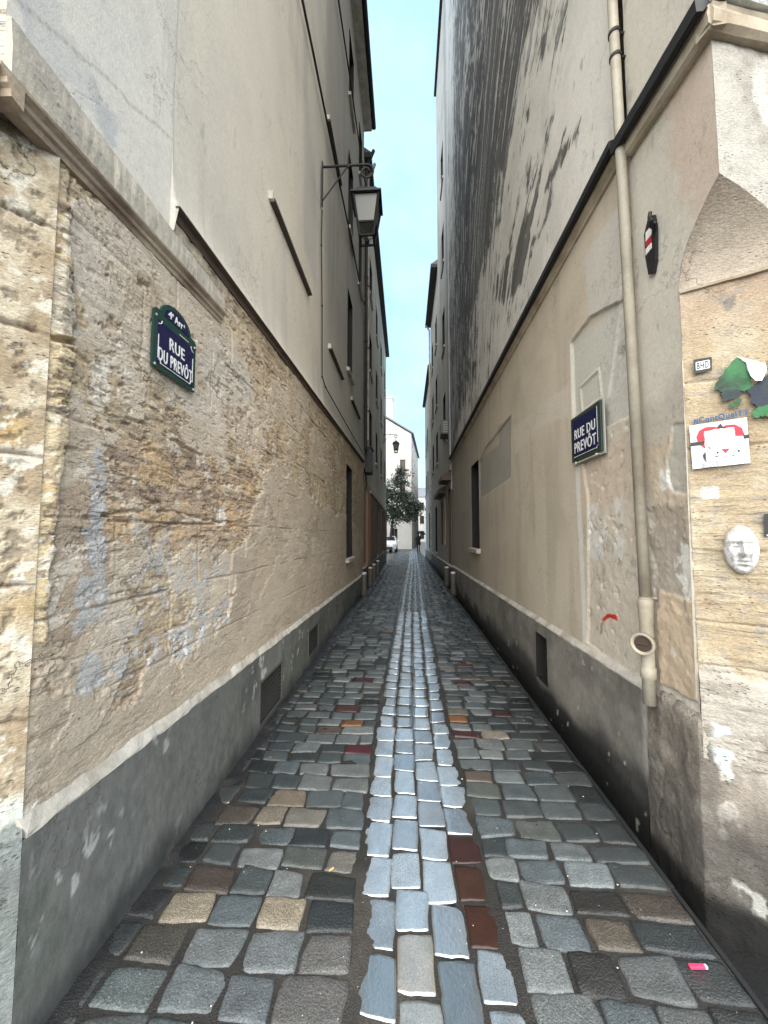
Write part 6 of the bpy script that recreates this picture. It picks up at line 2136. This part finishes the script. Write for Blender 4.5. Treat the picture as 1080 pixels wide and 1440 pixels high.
T_, s0, z0 = on_cp('heart_poster', 'white poster with a red rounded shape and black band, scraped pale in the middle', 'poster', 1012, 622, .016)
L_ = lambda px, py: loc(s0, z0, px, py, .016)
bm = bmesh.new(); prism(bm, [L_(*q_) for q_ in ((969, 599), (1050, 587), (1055, 651), (974, 660))], 0, .003); from_bm('paper', bm, M_FLAP, T_)
M_RED = surf('red_ink', (0.62, 0.012, 0.03), rough=.5, var=.1)
M_BLK = surf('black_ink_band', (0.012, 0.012, 0.014), rough=.5)
bm = bmesh.new(); prism(bm, [L_(*q_) for q_ in ((990, 630), (982, 625), (979, 615), (983, 606), (992, 601), (1005, 600), (1012, 603), (1020, 598), (1033, 597), (1043, 602), (1047, 612), (1040, 622), (1016, 640))], .003, .0042); from_bm('red_shape', bm, M_RED, T_)
bm = bmesh.new(); prism(bm, [L_(*q_) for q_ in ((971, 623), (1053, 611), (1053.5, 616), (971.5, 628))], .0042, .005); from_bm('black_band', bm, M_BLK, T_)
bm = bmesh.new(); prism(bm, [L_(*q_) for q_ in ((1008, 601), (1013, 595.5), (1016, 600), (1030, 602), (1012, 604))], .0042, .0052); from_bm('black_mark', bm, M_BLK, T_)
M_SCR = surf('scraped_paper', (0.70, 0.69, 0.70), rough=.8, var=.18, vscale=40, fine=120, bump=.8, bdist=.003)
paper('scraped_patch', ((990, 608), (1004, 604), (1032, 601), (1033, 614), (1045, 613), (1044, 645), (1010, 648), (994, 650), (991, 630)), .0054, M_SCR, T_, jag=.0025)
for px in (((1014, 632), (1026, 631), (1020, 638)), ):
    bm = bmesh.new(); prism(bm, [L_(*q_) for q_ in px], .0066, .0076); from_bm('red_shape', bm, M_RED, T_)
bm = bmesh.new()
for px in (((993, 628), (999, 630), (999, 632)), ((988, 640), (992, 636), (993, 650), (989, 644)), ((1007, 635), (1011, 636), (1008, 639)), ((1036, 632), (1041, 634), (1038, 637)), ((1029, 640), (1034, 640), (1030, 642)), ((1003, 641), (1012, 642), (1007, 643))):
    prism(bm, [L_(*q_) for q_ in px], .0066, .0074)
from_bm('black_flecks', bm, M_BLK, T_)
bm = bmesh.new()
for (xa, ya) in ((1003, 625), (1016, 624), (1031, 622)):
    tube(bm, [(*L_(xa + 6.0 * math.cos(a), ya + 5.0 * math.sin(a)), .0068) for a in np.linspace(.6, 5.6, 12)], .0007, 4)
tube(bm, [(*L_(1000, 632), .0068), (*L_(1044, 628), .0068)], .0006, 4)
tube(bm, [(*L_(1000, 617), .0068), (*L_(1044, 613), .0068)], .0006, 4)
from_bm('pencil_lines', bm, surf('grey_pencil', (0.36, 0.36, 0.38), rough=.8), T_)
a_, b_ = Vector(L_(990, 655)), Vector(L_(1007, 653.5))
o = words(T_, "ZIPOL", (a_.x + b_.x) / 2, (a_.y + b_.y) / 2, (b_ - a_).length, .018, .0048, M_WHITE, bold=.03)
bm = bmesh.new(); prism(bm, [L_(*q_) for q_ in ((986, 651.5), (1010, 649.5), (1010.5, 656), (987, 658))], .003, .0045); from_bm('grey_stripe', bm, surf('grey_print', (0.33, 0.34, 0.36), rough=.6, var=.4), T_)

T_, s0, z0 = on_cp('blue_graffiti', 'blue spray-painted hashtag lettering just above the red and white poster', 'graffiti', 1014, 588, .013)
L_ = lambda px, py: loc(s0, z0, px, py, .013)
a_, b_ = Vector(L_(975, 593)), Vector(L_(1053, 580))
o = words(T_, "#ContQuelTT", 0, 0, (b_ - a_).length, .034, .0005, surf('blue_spray_paint', (0.025, 0.085, 0.22), rough=.8, var=.4, vscale=30), bold=.02)
o.location = ((a_.x + b_.x) / 2, (a_.y + b_.y) / 2, .001)
o.rotation_euler = (0, 0, math.atan2(b_.y - a_.y, b_.x - a_.x))

T_, s0, z0 = on_cp('square_sticker', 'black square sticker at the right edge of the photo, beside the white face', 'sticker', 1082, 738, .014)
L_ = lambda px, py: loc(s0, z0, px, py, .014)
bm = bmesh.new(); prism(bm, [L_(*q_) for q_ in ((1074, 723), (1098, 720), (1098, 752), (1075, 755))], 0, .002); from_bm('paper', bm, M_BLK, T_)
bm = bmesh.new(); prism(bm, [L_(*q_) for q_ in ((1078, 752), (1096, 750), (1096, 751.5), (1078, 753.5))], .002, .003); from_bm('white_line', bm, M_WHITE, T_)

# -- plaster face
s_, z_ = cpl(1043, 773, .02)
FC = thing('plaster_face', 'white plaster cast of a face with closed eyes on the splayed wall', 'sculpture', mat=CP.frame(s_, z_, .006))
e0 = Vector((cpl(1018, 773)[0] - cpl(1069, 773)[0], 0)).length / 2
e1 = (cpl(1043, 739)[1] - cpl(1043, 807)[1]) / 2
NU, NV = 60, 70
vv = []; 
for i in range(NU + 1):
    for j in range(NV + 1):
        u = -1 + 2 * i / NU; v_ = -1 + 2 * j / NV
        x = u * math.sqrt(max(0, 1 - v_ * v_ / 2)); y = v_ * math.sqrt(max(0, 1 - u * u / 2))
        vv.append((x, y))
vv = np.array(vv); x, y = vv[:, 0], vv[:, 1]
x = x * (1 - 0.12 * np.clip(-y, 0, 1) ** 2)
r2 = np.clip(1 - (vv[:, 0] ** 2 + vv[:, 1] ** 2), 0, 1)
g = lambda cx_, cy_, sx, sy: np.exp(-((x - cx_) / sx) ** 2 - ((y - cy_) / sy) ** 2)
zz = 0.030 * np.sqrt(r2) + 0.004
zz += 0.020 * g(0, .02, .13, .30) + 0.020 * g(0, -.16, .19, .12)
zz += 0.010 * g(0, .36, .8, .09) - 0.012 * g(.36, .20, .20, .12) - 0.012 * g(-.36, .20, .20, .12)
zz += 0.010 * g(.36, .17, .15, .07) + 0.010 * g(-.36, .17, .15, .07)
zz -= 0.006 * (g(.36, .115, .22, .022) + g(-.36, .115, .22, .022))
zz += 0.010 * g(0, -.42, .30, .07) + 0.011 * g(0, -.57, .24, .07) - 0.012 * g(0, -.495, .34, .03) - 0.009 * g(0, -.70, .3, .06)
zz += 0.010 * g(0, -.84, .28, .12) + 0.008 * g(.55, -.18, .25, .3) + 0.008 * g(-.55, -.18, .25, .3)
zz -= 0.006 * (g(.33, -.38, .08, .2) + g(-.33, -.38, .08, .2))
zz += 0.0018 * fbm(x * 9, y * 9, 4, 500) * np.sqrt(r2)
zz = np.where(r2 <= 1e-6, -0.004, zz)
fv = np.stack([x * e0, y * e1, zz], -1)
idx = np.arange(len(fv)).reshape(NU + 1, NV + 1)
q = np.stack([idx[:-1, :-1], idx[1:, :-1], idx[1:, 1:], idx[:-1, 1:]], -1).reshape(-1, 4)
cc = lay(np.tile(np.array((0.62, 0.61, 0.60)), (len(fv), 1)), (0.32, 0.30, 0.29), sstep(0.05, 0.2, fbm(x * 5, y * 5, 5, 501, .6)) * .7)
cc = lay(cc, (0.30, 0.28, 0.27), np.clip(g(0.05, -.36, .38, .09) + g(.36, .10, .2, .04) + g(-.36, .10, .2, .04), 0, 1) * sstep(-.3, .3, fbm(x * 8, y * 8, 4, 502)) * .5)  # grey shading in eyelid creases and under the nose, put into colour
zz_keep = fv[:, 2].copy(); fv[:, 2] = np.where(zz_keep > 0, zz_keep * 1.35, zz_keep)
np_mesh('face', fv, q, surf('old_white_plaster', None, rough=.85, var=.15, vscale=20, fine=120, finevar=.3, bump=.8, bdist=.004, cracks=.9), FC, False, True, cc, np.zeros(len(fv)))

# -- stone bollards along the house fronts
def bollard(x, y, h, label):
    t = thing('stone_bollard', label, 'bollard', (x, y, 0), group='short stone bollards along the walls')
    bm = bmesh.new()
    lathe(bm, [(.09, -.06), (.086, .04), (.078, h * .5), (.066, h - .06)], 18)
    from_bm('shaft', bm, M_BOLL, t, False, True)
    bm = bmesh.new()
    lathe(bm, [(.066, h - .06), (.07, h - .03), (.06, h - .008), (.03, h)], 18)
    from_bm('cap', bm, M_BTOP, t, False, True)


for (px, Y, sd), lab in zip(((507, 9.9, -1), (517, 11.6, -1), (522.5, 12.9, -1), (529, 14.6, -1), (629, 11.9, 1), (637, 10.2, 1)),
                            ('nearest bollard on the left side, beside the end of the beige stone wall', 'second bollard on the left, at the timber door', 'third bollard on the left, in front of the shopfront', 'farthest bollard on the left, in front of the shopfront',
                             'farther of the two bollards on the right side', 'nearer of the two bollards on the right side')):
    X = -1.13 - .005 * Y if sd < 0 else 1.21
    bollard(X, Y, .60, lab)

# -- vent box and dark lantern box on the walls
s_, z_ = RP.uv(630, 602, .2)
AC = thing('ventilation_box', 'grey slatted ventilation box high on the right wall above the doors', 'ventilation box', mat=RP.frame(12.2, CAM_H + 12.2 * (752 - 604) / 520, .01))
bm = bmesh.new(); box(bm, -.35, .35, -.22, .22, 0, .24, bevel=.01); from_bm('casing', bm, surf('grey_vent_metal', (0.12, 0.12, 0.12), rough=.5, var=.2), AC)
bm = bmesh.new()
for k in range(5):
    yy = -.15 + .075 * k
    box(bm, -.30, .30, yy - .018, yy + .018, .241, .262)
    box(bm, .351, .366, yy - .018, yy + .018, .04, .21)
from_bm('louvre', bm, surf('pale_louvre', (0.34, 0.34, 0.33), rough=.5), AC)
bm = bmesh.new(); tube(bm, [(-.25, -.22, .12), (-.25, -.42, .01)], .012, 6); tube(bm, [(.25, -.22, .12), (.25, -.42, .01)], .012, 6)
from_bm('strut', bm, M_IRON, AC)
SB = thing('hanging_shop_box', 'black box mounted high on the left row above the timber door', 'shop box', mat=LP.frame(11.3, CAM_H + 11.3 * (752 - 648) / 520, .004))
bm = bmesh.new(); box(bm, -.28, .28, -.38, .36, 0, .20, bevel=.012); from_bm('casing', bm, M_IRON, SB)
bm = bmesh.new(); box(bm, -.31, .31, .362, .40, -.002, .23, bevel=.008); from_bm('lid', bm, M_FLASH, SB)
for dy, lab, mt in ((0.0, 'dark drainpipe on the left row just past the grey rendered wall', M_CABLE), (.42, 'pale drainpipe on the left row beside the dark one', M_CAP)):
    t = thing('row_drainpipe', lab, 'drainpipe', mat=LP.frame(10.72 + dy, 4.4, .0), group='drainpipes on the left row')
    bm = bmesh.new(); tube(bm, [(0, -.3 if dy == 0 else .1, .06), (0, 8.6, .06), (.0, 8.9, .2), (0, 9.1, .28)], .05, 10); from_bm('pipe', bm, mt, t)
    bm = bmesh.new()
    for k in range(4):
        lathe(bm, [(.05, -.02), (.06, -.02), (.06, .02), (.05, .02)], 12, Matrix.Translation((0, 1 + 2 * k, .06)) @ Matrix.Rotation(math.pi / 2, 4, 'X'))
    from_bm('pipe_clip', bm, M_CABLE, t)

# -- litter
gx, gy = on_ground(980, 1363, .0)
bm = bmesh.new(); box(bm, -.028, .028, -.007, .007, .0, .011, bevel=.004, mtx=Matrix.Translation((gx, gy, .004)) @ Matrix.Rotation(.05, 4, 'Z'))
lt = thing('pink_lighter', 'small pink plastic lighter lying on the cobbles near the right gutter', 'lighter', (gx, gy, 0))
from_bm('barrel', bm, surf('pink_plastic', (0.85, 0.05, 0.13), rough=.3, var=.05, bump=0), lt, True)
bm = bmesh.new(); box(bm, .029, .037, -.006, .006, .001, .010, bevel=.002, mtx=Matrix.Translation((gx, gy, .004)) @ Matrix.Rotation(.05, 4, 'Z'))
from_bm('cap', bm, M_WHITE, lt, True)
gx, gy = on_ground(466, 1225, .0)
bm = bmesh.new(); tube(bm, [(gx - .009, gy - .008, .008), (gx + .009, gy + .008, .009)], .0045, 8)
tag(from_bm('cigarette_butt', bm, surf('orange_filter', (0.62, 0.34, 0.12), rough=.7, bump=0)), 'orange cigarette butt on a dark cobble left of the channel', 'cigarette butt')

# tiny pale grit and crumbs scattered over the wet stones
rg_ = np.random.default_rng(21)
bm = bmesh.new()
for k in range(260):
    y_ = 1.2 + 9.5 * rg_.random() ** 2
    x_ = rg_.uniform(-1.12, 1.16)
    r_ = 0.0018 + 0.0035 * rg_.random() ** 3
    vs_ = [bm.verts.new((x_ + r_ * rg_.uniform(.5, 1.4) * math.cos(a) , y_ + r_ * rg_.uniform(.5, 1.4) * math.sin(a), .002)) for a in (0, 1.3, 2.5, 3.8, 5.1)]
    tp_ = bm.verts.new((x_, y_, .002 + r_ * .9))
    bm.faces.new(vs_)
    for i in range(5):
        bm.faces.new((vs_[i], vs_[(i + 1) % 5], tp_))
o = from_bm('grit', bm, surf('pale_grit', (0.50, 0.48, 0.42), rough=.7, var=.5, vscale=30, bump=0))
o['kind'] = 'stuff'
o['label'] = 'tiny pale crumbs of grit scattered over the wet cobbles'
o['category'] = 'grit'
